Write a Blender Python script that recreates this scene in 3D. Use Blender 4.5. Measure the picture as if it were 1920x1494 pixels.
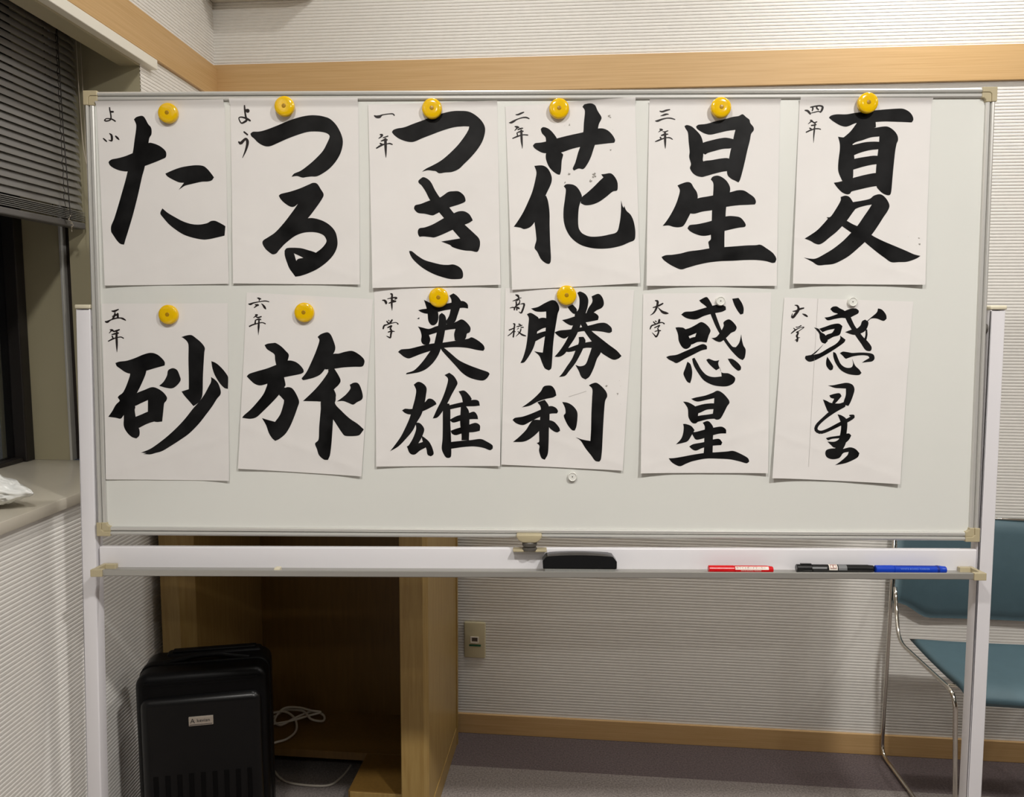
import bpy, bmesh, math, random
import numpy as np
from mathutils import Vector, Matrix, noise
from mathutils.geometry import delaunay_2d_cdt

# ---------------------------------------------------------------- camera, world, lamps, exposure
scene = bpy.context.scene
for o in list(bpy.data.objects):
    bpy.data.objects.remove(o, do_unlink=True)
COL = scene.collection

PITCH = math.atan(155.0 / 1500.0)
ROLL = math.radians(0.25)
_fw = Vector((0, math.cos(PITCH), -math.sin(PITCH)))
_r0 = Vector((1, 0, 0)); _u0 = _r0.cross(_fw)
_r = _r0 * math.cos(ROLL) + _u0 * math.sin(ROLL)
_u = _u0 * math.cos(ROLL) - _r0 * math.sin(ROLL)
cam_data = bpy.data.cameras.new('camera')
cam_data.sensor_fit = 'HORIZONTAL'; cam_data.sensor_width = 36.0
cam_data.lens = 36.0 * 1500.0 / 1920.0
cam_data.clip_start = 0.05; cam_data.clip_end = 60
cam = bpy.data.objects.new('camera', cam_data); COL.objects.link(cam)
cam.matrix_world = Matrix(((_r.x, _u.x, -_fw.x, 0), (_r.y, _u.y, -_fw.y, 0), (_r.z, _u.z, -_fw.z, 1.36), (0, 0, 0, 1)))
scene.camera = cam

world = bpy.data.worlds.new('night'); scene.world = world
world.use_nodes = True
world.node_tree.nodes['Background'].inputs[0].default_value = (0.012, 0.013, 0.016, 1)
world.node_tree.nodes['Background'].inputs[1].default_value = 1.0

CEIL = 2.78
def lamp(name, x, y, power, size, color=(1.0, 0.97, 0.92), sy=None):
    d = bpy.data.lights.new(name, 'AREA'); d.energy = power; d.color = color
    if sy is None:
        d.shape = 'DISK'; d.size = size
    else:
        d.shape = 'RECTANGLE'; d.size = size; d.size_y = sy
    o = bpy.data.objects.new(name, d); COL.objects.link(o); o.location = (x, y, CEIL - 0.012)
    return o
# recessed ceiling lamps of the meeting room
LAMPS = [
    (-0.10, 1.90, 2.4, 0.10, None), (1.15, 1.90, 6.5, 0.10, None), (2.7, 1.85, 4.5, 0.12, None),
    (-0.30, 0.12, 13, 0.15, None), (0.92, 0.12, 21, 0.15, None), (2.6, 0.12, 6, 0.20, None),
    (-0.30, -1.70, 3, 0.14, None), (1.35, -1.70, 3, 0.15, None), (3.0, -1.70, 3, 0.15, None),
]
for i, (x, y, p, s, sy) in enumerate(LAMPS):
    lamp('ceiling_lamp', x, y, p, s, sy=sy)

scene.view_settings.view_transform = 'Standard'
scene.view_settings.look = 'None'
scene.view_settings.gamma = 1.0
scene.view_settings.use_curve_mapping = False
scene.view_settings.exposure = 0.88

# ---------------------------------------------------------------- materials
def srgb(r, g, b):
    f = lambda c: (c / 255 / 12.92) if c / 255 <= 0.04045 else ((c / 255 + 0.055) / 1.055) ** 2.4
    return (f(r), f(g), f(b), 1)

def mat(name, col, rough=0.6, metal=0.0, var=0.0, vscale=20.0, stretch=(1, 1, 1), bump=0.0, bscale=80.0,
        coat=0.0, spec=0.5, col2=None, alpha=None, trans=0.0, sheen=0.0, detail=4.0):
    m = bpy.data.materials.new(name); m.use_nodes = True
    nt = m.node_tree; N = nt.nodes; L = nt.links
    b = N['Principled BSDF']
    b.inputs['Base Color'].default_value = col
    b.inputs['Roughness'].default_value = rough
    b.inputs['Metallic'].default_value = metal
    b.inputs['Coat Weight'].default_value = coat
    b.inputs['Specular IOR Level'].default_value = spec
    b.inputs['Transmission Weight'].default_value = trans
    b.inputs['Sheen Weight'].default_value = sheen
    if var or bump:
        tc = N.new('ShaderNodeTexCoord'); mp = N.new('ShaderNodeMapping')
        mp.inputs['Scale'].default_value = stretch
        L.new(tc.outputs['Object'], mp.inputs['Vector'])
    if var:
        n = N.new('ShaderNodeTexNoise'); n.inputs['Scale'].default_value = vscale; n.inputs['Detail'].default_value = detail
        L.new(mp.outputs[0], n.inputs['Vector'])
        r = N.new('ShaderNodeValToRGB')
        c2 = col2 or tuple(c * (1 - var) for c in col[:3]) + (1,)
        r.color_ramp.elements[0].position = 0.32; r.color_ramp.elements[0].color = c2
        r.color_ramp.elements[1].position = 0.68; r.color_ramp.elements[1].color = col
        L.new(n.outputs['Fac'], r.inputs['Fac']); L.new(r.outputs['Color'], b.inputs['Base Color'])
    if bump:
        n2 = N.new('ShaderNodeTexNoise'); n2.inputs['Scale'].default_value = bscale; n2.inputs['Detail'].default_value = 3
        L.new(mp.outputs[0], n2.inputs['Vector'])
        bp = N.new('ShaderNodeBump'); bp.inputs['Strength'].default_value = bump; bp.inputs['Distance'].default_value = 0.002
        L.new(n2.outputs['Fac'], bp.inputs['Height']); L.new(bp.outputs['Normal'], b.inputs['Normal'])
    return m

M = {}
M['wall'] = mat('ribbed_wallpaper', srgb(234, 231, 226), 0.85, var=0.03, vscale=60, bump=0.06, bscale=260)
M['far_wall'] = mat('brown_far_wall', srgb(120, 104, 88), 0.8)
M['wood'] = mat('pale_wood', srgb(208, 172, 122), 0.45, var=0.16, vscale=12, stretch=(0.35, 1, 22), col2=srgb(196, 158, 106))
M['wood_v'] = mat('pale_wood_vertical', srgb(168, 140, 84), 0.42, var=0.15, vscale=9, stretch=(14, 14, 1), col2=srgb(154, 124, 70))
M['wood_shaded'] = mat('shaded_cabinet_wood', srgb(118, 88, 40), 0.5, var=0.15, vscale=9, stretch=(14, 14, 1))  # cabinet wood with the shade of the interior darkened into its colour
M['carpet'] = mat('carpet_field', srgb(152, 143, 139), 0.95, var=0.5, vscale=190, bump=0.6, bscale=500, sheen=0.2, spec=0.1)
M['carpet_dark'] = mat('carpet_border', srgb(110, 97, 98), 0.95, var=0.5, vscale=190, bump=0.6, bscale=500, sheen=0.2, spec=0.1)
M['ceiling'] = mat('ceiling_white', srgb(225, 222, 214), 0.9)
M['board'] = mat('whiteboard_enamel', srgb(229, 230, 225), 0.22, coat=0.3, spec=0.5, var=0.02, vscale=3)
M['alu'] = mat('anodised_aluminium', srgb(212, 211, 207), 0.36, metal=0.4)
M['alu_tray'] = mat('tray_aluminium', srgb(172, 170, 165), 0.4, metal=0.5)
M['groove'] = mat('frame_groove', srgb(96, 92, 86), 0.5, metal=0.3)
M['white_paint'] = mat('white_painted_steel', srgb(234, 232, 236), 0.35)
M['beige'] = mat('beige_plastic', srgb(186, 174, 142), 0.45)
M['cream'] = mat('cream_plastic', srgb(222, 214, 190), 0.4)
M['paper'] = mat('calligraphy_paper', srgb(233, 230, 228), 0.75, var=0.025, vscale=9, bump=0.12, bscale=35, spec=0.25)
M['ink'] = mat('black_ink', srgb(9, 9, 10), 0.42, var=0.5, vscale=16, col2=srgb(33, 33, 34), spec=0.13)
M['ink_thin'] = mat('thin_black_ink', srgb(30, 22, 22), 0.5, spec=0.3)
M['pencil'] = mat('pencil_grey', srgb(150, 146, 142), 0.8)
M['smudge'] = mat('ink_smudge', srgb(150, 146, 140), 0.8)
M['yellow'] = mat('yellow_plastic', srgb(238, 192, 8), 0.12, coat=0.5)
M['yellow_core'] = mat('yellow_magnet_core', srgb(170, 128, 8), 0.3)
M['white_plastic'] = mat('white_plastic', srgb(232, 232, 226), 0.25)
M['black_plastic'] = mat('black_gloss_plastic', srgb(24, 25, 27), 0.22)
M['felt'] = mat('grey_felt', srgb(150, 150, 146), 0.9, var=0.1, vscale=300)
M['red'] = mat('red_plastic', srgb(214, 12, 22), 0.25)
M['blue'] = mat('blue_plastic', srgb(20, 66, 190), 0.25)
M['blue_dark'] = mat('dark_blue_plastic', srgb(14, 44, 140), 0.25)
M['blue_print'] = mat('pale_blue_print', srgb(96, 140, 226), 0.5)
M['label'] = mat('label_white', srgb(240, 232, 222), 0.5)
M['print_black'] = mat('print_black', srgb(40, 36, 36), 0.6)
M['print_red'] = mat('print_red', srgb(150, 30, 30), 0.6)
M['print_white'] = mat('print_white', srgb(232, 222, 214), 0.6)
M['print_grey'] = mat('print_grey', srgb(120, 122, 124), 0.5)
M['case'] = mat('black_polycarbonate', srgb(6, 6, 7), 0.36, spec=0.14, bump=0.1, bscale=700)
M['case_gloss'] = mat('glossy_black_panel', srgb(8, 8, 9), 0.3, spec=0.3, bump=0.05, bscale=700)
M['case_trim'] = mat('black_zip_band', srgb(5, 5, 6), 0.5, spec=0.15)
M['plate'] = mat('brushed_plate', srgb(186, 176, 164), 0.35, metal=0.6)
M['rubber'] = mat('black_rubber', srgb(22, 22, 22), 0.7)
M['chrome'] = mat('chrome', srgb(214, 210, 202), 0.14, metal=1.0)
M['fabric'] = mat('teal_vinyl', srgb(80, 105, 115), 0.55, var=0.06, vscale=30, bump=0.1, bscale=300)
M['slat'] = mat('dark_grey_slat', srgb(168, 167, 167), 0.42)
M['blind_rail'] = mat('dark_blind_rail', srgb(96, 94, 94), 0.35)
M['cord_dark'] = mat('dark_cord', srgb(44, 40, 38), 0.7)
M['cord_pale'] = mat('pale_cord', srgb(176, 166, 150), 0.6)
M['jamb'] = mat('olive_beige_panel', srgb(176, 168, 140), 0.4, var=0.03, vscale=5)
M['sill'] = mat('beige_sill_laminate', srgb(212, 205, 190), 0.28, var=0.05, vscale=10)
M['trimwhite'] = mat('white_casing', srgb(236, 232, 220), 0.5)
M['frame_dark'] = mat('dark_bronze_frame', srgb(48, 44, 42), 0.4, metal=0.4)
M['slot'] = mat('dark_brown_gap', srgb(34, 24, 20), 0.7)
M['bag'] = mat('white_polythene', srgb(242, 243, 240), 0.3, spec=0.5)
M['cable'] = mat('grey_white_cable', srgb(205, 198, 186), 0.45)
M['outlet'] = mat('ivory_outlet', srgb(206, 196, 162), 0.4)
M['green'] = mat('green_label', srgb(24, 92, 62), 0.5)
M['dark_hole'] = mat('socket_dark', srgb(90, 80, 70), 0.6)
M['shadow_box'] = mat('shadow_box_shell', srgb(206, 200, 188), 0.6)  # this and the next: unseen box added to shade the corner
M['box_face'] = mat('shadow_box_face', srgb(150, 146, 138), 0.7)
g = bpy.data.materials.new('window_glass'); g.use_nodes = True
g.node_tree.nodes['Principled BSDF'].inputs['Base Color'].default_value = (0.9, 0.92, 0.9, 1)
g.node_tree.nodes['Principled BSDF'].inputs['Roughness'].default_value = 0.02
g.node_tree.nodes['Principled BSDF'].inputs['Transmission Weight'].default_value = 1.0
g.node_tree.nodes['Principled BSDF'].inputs['IOR'].default_value = 1.5
M['glass'] = g

# ---------------------------------------------------------------- helpers
def link(name, me, m, parent=None, smooth=False):
    o = bpy.data.objects.new(name, me); COL.objects.link(o)
    if m is not None:
        for x in (m if isinstance(m, list) else [m]):
            me.materials.append(x)
    if smooth:
        for p in me.polygons: p.use_smooth = True
    if parent is not None: o.parent = parent
    return o

def obj(name, bm, m, parent=None, smooth=False, angle=None):
    me = bpy.data.meshes.new(name)
    bmesh.ops.recalc_face_normals(bm, faces=bm.faces)
    bm.to_mesh(me); bm.free()
    o = link(name, me, m, parent, smooth)
    if angle:
        for p in me.polygons: p.use_smooth = True
        try: me.set_sharp_from_angle(angle=math.radians(angle))
        except Exception: pass
    return o

def empty(name, mw):
    o = bpy.data.objects.new(name, None); COL.objects.link(o)
    o.empty_display_size = 0.05
    o.matrix_world = mw
    return o

def tag(o, label=None, cat=None, group=None, kind=None):
    if label: o['label'] = label
    if cat: o['category'] = cat
    if group: o['group'] = group
    if kind: o['kind'] = kind
    return o

def box(bm, x0, x1, y0, y1, z0, z1, bevel=0.0, seg=2):
    vs = [bm.verts.new((x, y, z)) for x in (x0, x1) for y in (y0, y1) for z in (z0, z1)]
    F = [(0, 1, 3, 2), (4, 6, 7, 5), (0, 4, 5, 1), (2, 3, 7, 6), (0, 2, 6, 4), (1, 5, 7, 3)]
    fs = [bm.faces.new([vs[i] for i in f]) for f in F]
    if bevel:
        es = list({e for f in fs for e in f.edges})
        bmesh.ops.bevel(bm, geom=es, offset=bevel, segments=seg, affect='EDGES', profile=0.5)
    return bm

def B(*a, **k): return box(bmesh.new(), *a, **k)

def prism(bm, pts, axis, a, b):
    """closed 2-D outline extruded along an axis; axis x: pts=(y,z), y: (x,z), z: (x,y)"""
    def P(p, t):
        return {'x': (t, p[0], p[1]), 'y': (p[0], t, p[1]), 'z': (p[0], p[1], t)}[axis]
    A = [bm.verts.new(P(p, a)) for p in pts]; Bv = [bm.verts.new(P(p, b)) for p in pts]
    n = len(pts)
    for i in range(n):
        bm.faces.new((A[i], A[(i + 1) % n], Bv[(i + 1) % n], Bv[i]))
    bm.faces.new(A); bm.faces.new(Bv[::-1])
    return bm

def lathe(bm, prof, seg=40, axis='y', c=(0, 0, 0)):
    """prof: list of (radius, height along axis)"""
    rings = []
    for r, h in prof:
        if r < 1e-6:
            p = {'y': (0, h, 0), 'z': (0, 0, h), 'x': (h, 0, 0)}[axis]
            rings.append([bm.verts.new((p[0] + c[0], p[1] + c[1], p[2] + c[2]))])
        else:
            R = []
            for i in range(seg):
                t = 2 * math.pi * i / seg; a, b_ = r * math.cos(t), r * math.sin(t)
                p = {'y': (a, h, b_), 'z': (a, b_, h), 'x': (h, a, b_)}[axis]
                R.append(bm.verts.new((p[0] + c[0], p[1] + c[1], p[2] + c[2])))
            rings.append(R)
    for A, Bv in zip(rings, rings[1:]):
        if len(A) == 1 and len(Bv) == 1: continue
        for i in range(seg):
            j = (i + 1) % seg
            if len(A) == 1: bm.faces.new((A[0], Bv[i], Bv[j]))
            elif len(Bv) == 1: bm.faces.new((A[i], A[j], Bv[0]))
            else: bm.faces.new((A[i], A[j], Bv[j], Bv[i]))
    return bm

def fillet(pts, r, n=6):
    P = [Vector(p) for p in pts]; out = [P[0]]
    for i in range(1, len(P) - 1):
        a = (P[i - 1] - P[i]); b = (P[i + 1] - P[i]); la, lb = a.length, b.length
        d = min(r, la * 0.45, lb * 0.45)
        p0 = P[i] + a / la * d; p2 = P[i] + b / lb * d
        for k in range(n + 1):
            t = k / n; out.append(p0 * (1 - t) ** 2 + P[i] * 2 * t * (1 - t) + p2 * t * t)
    out.append(P[-1]); return out

def catmull(pts, n=6):
    P = [Vector(p) for p in pts]; out = []
    for i in range(len(P) - 1):
        p0 = P[max(i - 1, 0)]; p1 = P[i]; p2 = P[i + 1]; p3 = P[min(i + 2, len(P) - 1)]
        for k in range(n):
            t = k / n
            out.append(0.5 * ((2 * p1) + (p2 - p0) * t + (2 * p0 - 5 * p1 + 4 * p2 - p3) * t * t + (3 * p1 - p0 - 3 * p2 + p3) * t ** 3))
    out.append(P[-1]); return out

def tube(bm, pts, r, seg=10):
    P = [Vector(p) for p in pts]
    P = [p for i, p in enumerate(P) if i == 0 or (p - P[i - 1]).length > 1e-6]
    t0 = (P[1] - P[0]).normalized()
    nrm = t0.orthogonal().normalized(); rings = []
    for i, p in enumerate(P):
        if i == 0: t = t0
        elif i == len(P) - 1: t = (P[i] - P[i - 1]).normalized()
        else: t = ((P[i + 1] - P[i]).normalized() + (P[i] - P[i - 1]).normalized()).normalized()
        nrm = (nrm - t * nrm.dot(t)).normalized(); bn = t.cross(nrm)
        rr = r[i] if isinstance(r, list) else r
        rings.append([bm.verts.new(p + (nrm * math.cos(2 * math.pi * k / seg) + bn * math.sin(2 * math.pi * k / seg)) * rr) for k in range(seg)])
    for A, Bv in zip(rings, rings[1:]):
        for k in range(seg):
            bm.faces.new((A[k], A[(k + 1) % seg], Bv[(k + 1) % seg], Bv[k]))
    bm.faces.new(rings[0][::-1]); bm.faces.new(rings[-1])
    return bm

def frame3(origin, x, y, z):
    return Matrix(((x[0], y[0], z[0], origin[0]), (x[1], y[1], z[1], origin[1]), (x[2], y[2], z[2], origin[2]), (0, 0, 0, 1)))

def text_mesh(name, body, size, m, parent, matrix, align='CENTER', extrude=0.0, xscale=1.0):
    c = bpy.data.curves.new(name, 'FONT'); c.body = body; c.size = size; c.align_x = align; c.align_y = 'CENTER'
    c.extrude = extrude; c.resolution_u = 2
    t = bpy.data.objects.new(name, c); COL.objects.link(t)
    bpy.context.view_layer.update()
    me = bpy.data.meshes.new_from_object(t.evaluated_get(bpy.context.evaluated_depsgraph_get()))
    bpy.data.objects.remove(t, do_unlink=True)
    me.transform(Matrix.Diagonal((xscale, 1, 1, 1))); me.transform(matrix)
    me.name = name; me.materials.clear()
    return link(name, me, m, parent)

# ---------------------------------------------------------------- the room (metres)
WA = Vector((-0.18385, 2.5080, 0.0)); _wb = Vector((1.58283, 2.33815, 0.0))
WD = (_wb - WA).normalized()                     # along the back wall, to the right
WN = Vector((-WD.y, WD.x, 0))                    # into the back wall
CORNER = WA + WD * -0.7496                       # where left and back wall meet
LD = Vector((0.0359, 0.99936, 0)).normalized()   # along the left wall, towards the corner
LN = Vector((LD.y, -LD.x, 0))                    # out of the left wall, into the room
def wall_pt(s, t, z): return WA + WD * s + WN * t + Vector((0, 0, z))
def left_pt(a, out, z): return Vector((CORNER.x, CORNER.y, 0)) + LD * a + LN * out + Vector((0, 0, z))
WALL_M = frame3(WA, WD, WN, (0, 0, 1))           # local x along wall, y into wall, z up
LEFT_M = frame3((CORNER.x, CORNER.y, 0), LD, -LN, (0, 0, 1))  # local x along, y into wall, z up

PITCHR = 0.0092
def ribs(bm, x0, x1, z0, z1, y=0.0):
    """ribbed wallpaper: profile repeated up the wall; the face looks to -y"""
    prev = None; z = math.floor(z0 / PITCHR) * PITCHR
    prof = [(0.0, 0.0), (0.14, -0.0019), (0.62, -0.0021), (0.90, -0.0003)]
    while z < z1:
        for f, d in prof:
            zz = z + f * PITCHR
            if zz < z0 - 1e-6 or zz > z1 + 1e-6: continue
            cur = (bm.verts.new((x0, y + d, zz)), bm.verts.new((x1, y + d, zz)))
            if prev: bm.faces.new((prev[0], prev[1], cur[1], cur[0]))
            prev = cur
        z += PITCHR
    return bm

def struct(name, bm, m, mw=None):
    o = obj(name, bm, m); o['kind'] = 'structure'
    if mw is not None: o.matrix_world = mw
    return o

XR, YF = 4.3, -4.6                # right and rear limits of the room
# back wall
bm = bmesh.new(); ribs(bm, -0.7496, 5.2, 0.03, CEIL)
wb = struct('wall_back', bm, M['wall'], WALL_M)
tag(wb, 'ribbed off-white wallpaper on the back wall', kind='structure')
# left wall with its window opening
MOUTH = -0.48; WZ0, WZ1 = 0.972, 1.987
bm = bmesh.new()
ribs(bm, -7.3, 0.0, 0.03, 0.95); ribs(bm, MOUTH, 0.0, 0.95, 2.03); ribs(bm, -7.3, 0.0, 2.10, CEIL)
box(bm, -7.3, MOUTH, 0.0005, 0.05, 1.990, 2.10)
wl = struct('wall_left', bm, M['wall'], LEFT_M)
tag(wl, 'ribbed off-white wallpaper on the window wall', kind='structure')
bm = bmesh.new(); ribs(bm, -8.0, 3.0, 0.0, CEIL)
struct('wall_right', bm, M['far_wall'], frame3((XR, 0, 0), (0, -1, 0), (1, 0, 0), (0, 0, 1)))
bm = bmesh.new(); ribs(bm, -6.0, 3.0, 0.0, CEIL)
struct('wall_front', bm, M['far_wall'], frame3((0, YF, 0), (-1, 0, 0), (0, -1, 0), (0, 0, 1)))
# floor: light field and the dark border along the back wall
bm = bmesh.new()
a0 = wall_pt(-0.90, -0.2, 0); a1 = wall_pt(5.2, -0.2, 0)
vs = [bm.verts.new(p) for p in ((-1.6, YF - .3, 0), (XR + 1.2, YF - .3, 0), (a1.x, a1.y, 0), (a0.x, a0.y, 0))]
bm.faces.new(vs)
floor = struct('floor', bm, M['carpet']); tag(floor, 'grey-brown speckled carpet', kind='structure')
bm = bmesh.new()
vs = [bm.verts.new(wall_pt(s, t, 0)) for s, t in ((-0.90, -0.2), (5.2, -0.2), (5.2, 0.05), (-0.90, 0.05))]
bm.faces.new(vs)
obj('carpet_border', bm, M['carpet_dark'], floor)['label'] = 'dark purple-brown carpet border along the back wall'
bm = bmesh.new(); box(bm, -1.7, XR + 1.2, YF - .3, 3.0, CEIL, CEIL + 0.05)
struct('ceiling', bm, M['ceiling'])
# baseboards and the wooden rails
def rail(name, m, x0, x1, z0, z1, d, mw, label):
    o = struct(name, B(x0, x1, -d, 0.004, z0, z1, bevel=0.0012, seg=1), m, mw); o['label'] = label; return o
rail('baseboard_back', M['wood'], -0.7496, 5.2, 0.0, 0.066, 0.009, WALL_M, 'pale wood baseboard along the back wall')
rail('baseboard_left', M['wood'], -7.0, 0.0, 0.0, 0.066, 0.009, LEFT_M, 'pale wood baseboard along the left wall')
rail('trim_1', M['wood'], -0.7496, 5.2, 2.030, 2.128, 0.012, WALL_M, 'wide pale wood rail high on the back wall')
rail('trim_2', M['wood'], -7.0, 0.0, 2.022, 2.121, 0.012, LEFT_M, 'wide pale wood rail above the window')

# window recess in the left wall
win = empty('window_1', LEFT_M); tag(win, 'deep window recess with dark frame and night glass', kind='structure')
X0 = -6.5
obj('sill', B(X0, MOUTH, -0.016, 0.40, 0.947, WZ0, bevel=0.0025), M['sill'], win, angle=40)['label'] = 'beige laminate window shelf'
obj('head_casing', B(X0, -0.425, -0.022, 0.02, 1.990, 2.0155, bevel=0.002), M['trimwhite'], win)['label'] = 'white casing over the window'
obj('head_soffit', B(X0, MOUTH, 0.0, 0.05, 1.985, 2.32), M['jamb'], win)
obj('pocket_lid', B(X0, MOUTH + 0.02, 0.05, 0.42, 2.32, 2.33), M['slot'], win)
obj('jamb_panel', B(MOUTH, MOUTH + 0.02, 0.0, 0.205, WZ0, 2.32), M['jamb'], win)
obj('jamb_panel', B(MOUTH, MOUTH + 0.02, 0.229, 0.42, WZ0, 2.32), M['jamb'], win)
obj('jamb_strip', B(MOUTH - 0.006, MOUTH + 0.02, 0.2225, 0.229, WZ0, 2.32, bevel=0.001), M['alu'], win)
obj('jamb_gap', B(MOUTH + 0.015, MOUTH + 0.02, 0.205, 0.2225, WZ0, 2.32), M['slot'], win)
obj('frame_stile', B(MOUTH - 0.035, MOUTH, 0.327, 0.385, WZ0, 2.32, bevel=0.003), M['frame_dark'], win)
obj('frame_rail', B(X0, MOUTH - 0.035, 0.335, 0.385, WZ0, WZ0 + 0.012, bevel=0.003), M['frame_dark'], win)
obj('frame_rail', B(X0, MOUTH - 0.035, 0.335, 0.385, 2.28, 2.32, bevel=0.003), M['frame_dark'], win)
for k in range(4):
    x = MOUTH - 1.25 - 1.25 * k
    obj('frame_stile', B(x, x + 0.05, 0.335, 0.385, WZ0 + .03, 2.28, bevel=0.003), M['frame_dark'], win)
    obj('glass_pane', B(x + 0.05 if k < 4 else x, (MOUTH - 0.035) if k == 0 else x + 1.25, 0.358, 0.364, WZ0 + 0.012, 2.28), M['glass'], win)

# ---------------------------------------------------------------- venetian blind
blind = empty('venetian_blind', LEFT_M @ Matrix.Translation((0, 0.165, 1.985)))
tag(blind, 'dark grey venetian blind lowered halfway in the window', 'blind')
BX1, BX0 = MOUTH - 0.012, -3.6
def slat_mesh(tilt, w=0.025):
    bm = bmesh.new(); n = 6; rows = []
    for k in range(n + 1):
        f = k / n - 0.5; y = f * w; z = 0.0022 * (1 - (2 * f) ** 2)
        c, s_ = math.cos(tilt), math.sin(tilt)
        rows.append((y * c - z * s_, y * s_ + z * c))
    th = 0.0005
    up = [[bm.verts.new((x, y, z + th)) for y, z in rows] for x in (BX0, BX1)]
    dn = [[bm.verts.new((x, y, z - th)) for y, z in rows] for x in (BX0, BX1)]
    for k in range(n):
        bm.faces.new((up[0][k], up[0][k + 1], up[1][k + 1], up[1][k]))
        bm.faces.new((dn[0][k], dn[1][k], dn[1][k + 1], dn[0][k + 1]))
    for k in (0, n): bm.faces.new((up[0][k], up[1][k], dn[1][k], dn[0][k]))
    for L in (0, 1): bm.faces.new(up[L] + dn[L][::-1])
    return bm
obj('head_rail', B(BX0, BX1, -0.016, 0.016, 0.27, 0.30, bevel=0.002), M['slat'], blind)
first = obj('slat', slat_mesh(math.radians(57)), M['slat'], blind, smooth=True)
first.location = (0, 0, 0.255)
ZB = -0.405
z = 0.255 - 0.0178
while z > ZB + 0.047:
    c = first.copy(); COL.objects.link(c); c.parent = blind; c.location = (0, 0, z); z -= 0.0178
flat = obj('slat', slat_mesh(math.radians(8)), M['slat'], blind, smooth=True); flat.location = (0, 0, ZB + 0.018)
for q in range(1, 6):
    c = flat.copy(); COL.objects.link(c); c.parent = blind; c.location = (0, 0, ZB + 0.018 + 0.0042 * q)
obj('bottom_rail', B(BX0, BX1, -0.0135, 0.0135, ZB - 0.004, ZB + 0.012, bevel=0.003), M['blind_rail'], blind)
for x in (-0.585, -1.6, -2.6):
    for y, wob in ((-0.0165, 0.0015), (0.0145, 0.0)):
        pts = [(x + wob * math.sin(q * 1.7), y - 0.002 * math.cos(q * 2.6), 0.27 + (ZB - 0.27) * q / 60) for q in range(61)]
        obj('ladder_cord', tube(bmesh.new(), pts, 0.0009, 5), M['cord_dark'], blind)
obj('tilt_wand', tube(bmesh.new(), [(-0.592, -0.021, 0.25), (-0.590, -0.026, -0.2), (-0.575, -0.024, ZB + 0.01)], 0.0012, 6), M['cord_dark'], blind)
rng = random.Random(4)
pts = catmull([(-0.577 + rng.uniform(-.008, .008), -0.022 + rng.uniform(-.006, .004), ZB + 0.022 - 0.003 * q + rng.uniform(-.004, .004)) for q in range(14)], 5)
obj('cord_knot', tube(bmesh.new(), pts, 0.0010, 5), M['cord_pale'], blind)
obj('pull_cord', tube(bmesh.new(), catmull([(-0.527, -0.03, 0.25), (-0.526, -0.034, -0.15), (-0.522, -0.045, -0.27), (-0.510, -0.075, -0.40), (-0.50, -0.085, -0.6)], 8), 0.0012, 6), M['cord_pale'], blind)
obj('pull_cord', tube(bmesh.new(), [(-0.502, -0.028, 0.25), (-0.502, -0.03, -0.6)], 0.0011, 6), M['cord_pale'], blind)

# ---------------------------------------------------------------- whiteboard on its stand
BO = Vector((0.04435, 1.62182, 1.35578))
def _rot(a, b, c):
    return (Matrix.Rotation(a, 3, 'Z') @ Matrix.Rotation(b, 3, 'X') @ Matrix.Rotation(c, 3, 'Y'))
BR = _rot(math.radians(-1.0808), math.radians(-2.2528), math.radians(-0.1777))
BM = Matrix.Translation(BO) @ BR.to_4x4()          # local x right, y away from viewer, z up; board face at y=0
stand = empty('whiteboard', BM @ Matrix.Translation((0, 0, -1.345)))
tag(stand, 'wide white magnetic whiteboard on a white steel stand', 'whiteboard')
def sp(name, bm, m, **k):
    bmesh.ops.translate(bm, verts=bm.verts, vec=(0, 0, 1.345))
    return obj(name, bm, m, stand, **k)
HW, HH = 0.900, 0.4485
sp('panel', B(-HW + .006, HW - .006, 0.0, 0.016, -HH + .006, HH - .006), M['board'])
# aluminium rails: rounded outer ridge, dark groove, inner ridge (profile: distance from outer edge, height towards viewer)
prof = [(0.0, 0.018), (0.0, -0.003), (0.0015, -0.0062), (0.004, -0.0078), (0.0068, -0.0072), (0.0083, -0.0045),
        (0.0086, -0.0015), (0.0096, -0.0015), (0.0100, -0.0045), (0.0118, -0.0062), (0.0158, -0.0060), (0.0178, -0.0042), (0.0182, 0.0), (0.0182, 0.018)]
CAP = 0.026
def rail_bm(kind):
    bm = bmesh.new()
    if kind == 'top':   pts = [(y, HH - d) for d, y in prof]; prism(bm, pts, 'x', -HW + CAP, HW - CAP)
    if kind == 'bottom': pts = [(y, -HH + d) for d, y in prof]; prism(bm, pts, 'x', -HW + CAP, HW - CAP)
    if kind == 'left':  pts = [(-HW + d, y) for d, y in prof]; prism(bm, pts, 'z', -HH + CAP, HH - CAP)
    if kind == 'right': pts = [(HW - d, y) for d, y in prof]; prism(bm, pts, 'z', -HH + CAP, HH - CAP)
    return bm
for kd in ('top', 'bottom', 'left', 'right'):
    sp('frame_rail', rail_bm(kd), M['alu'], angle=35)
    bm = bmesh.new()
    if kd in ('top', 'bottom'):
        sg = 1 if kd == 'top' else -1
        box(bm, -HW + CAP, HW - CAP, -0.0017, -0.0013, sg * (HH - 0.0086), sg * (HH - 0.0098))
    else:
        sg = 1 if kd == 'right' else -1
        box(bm, min(sg * (HW - 0.0086), sg * (HW - 0.0098)), max(sg * (HW - 0.0086), sg * (HW - 0.0098)), -0.0017, -0.0013, -HH + CAP, HH - CAP)
    sp('rail_groove', bm, M['groove'])
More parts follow.
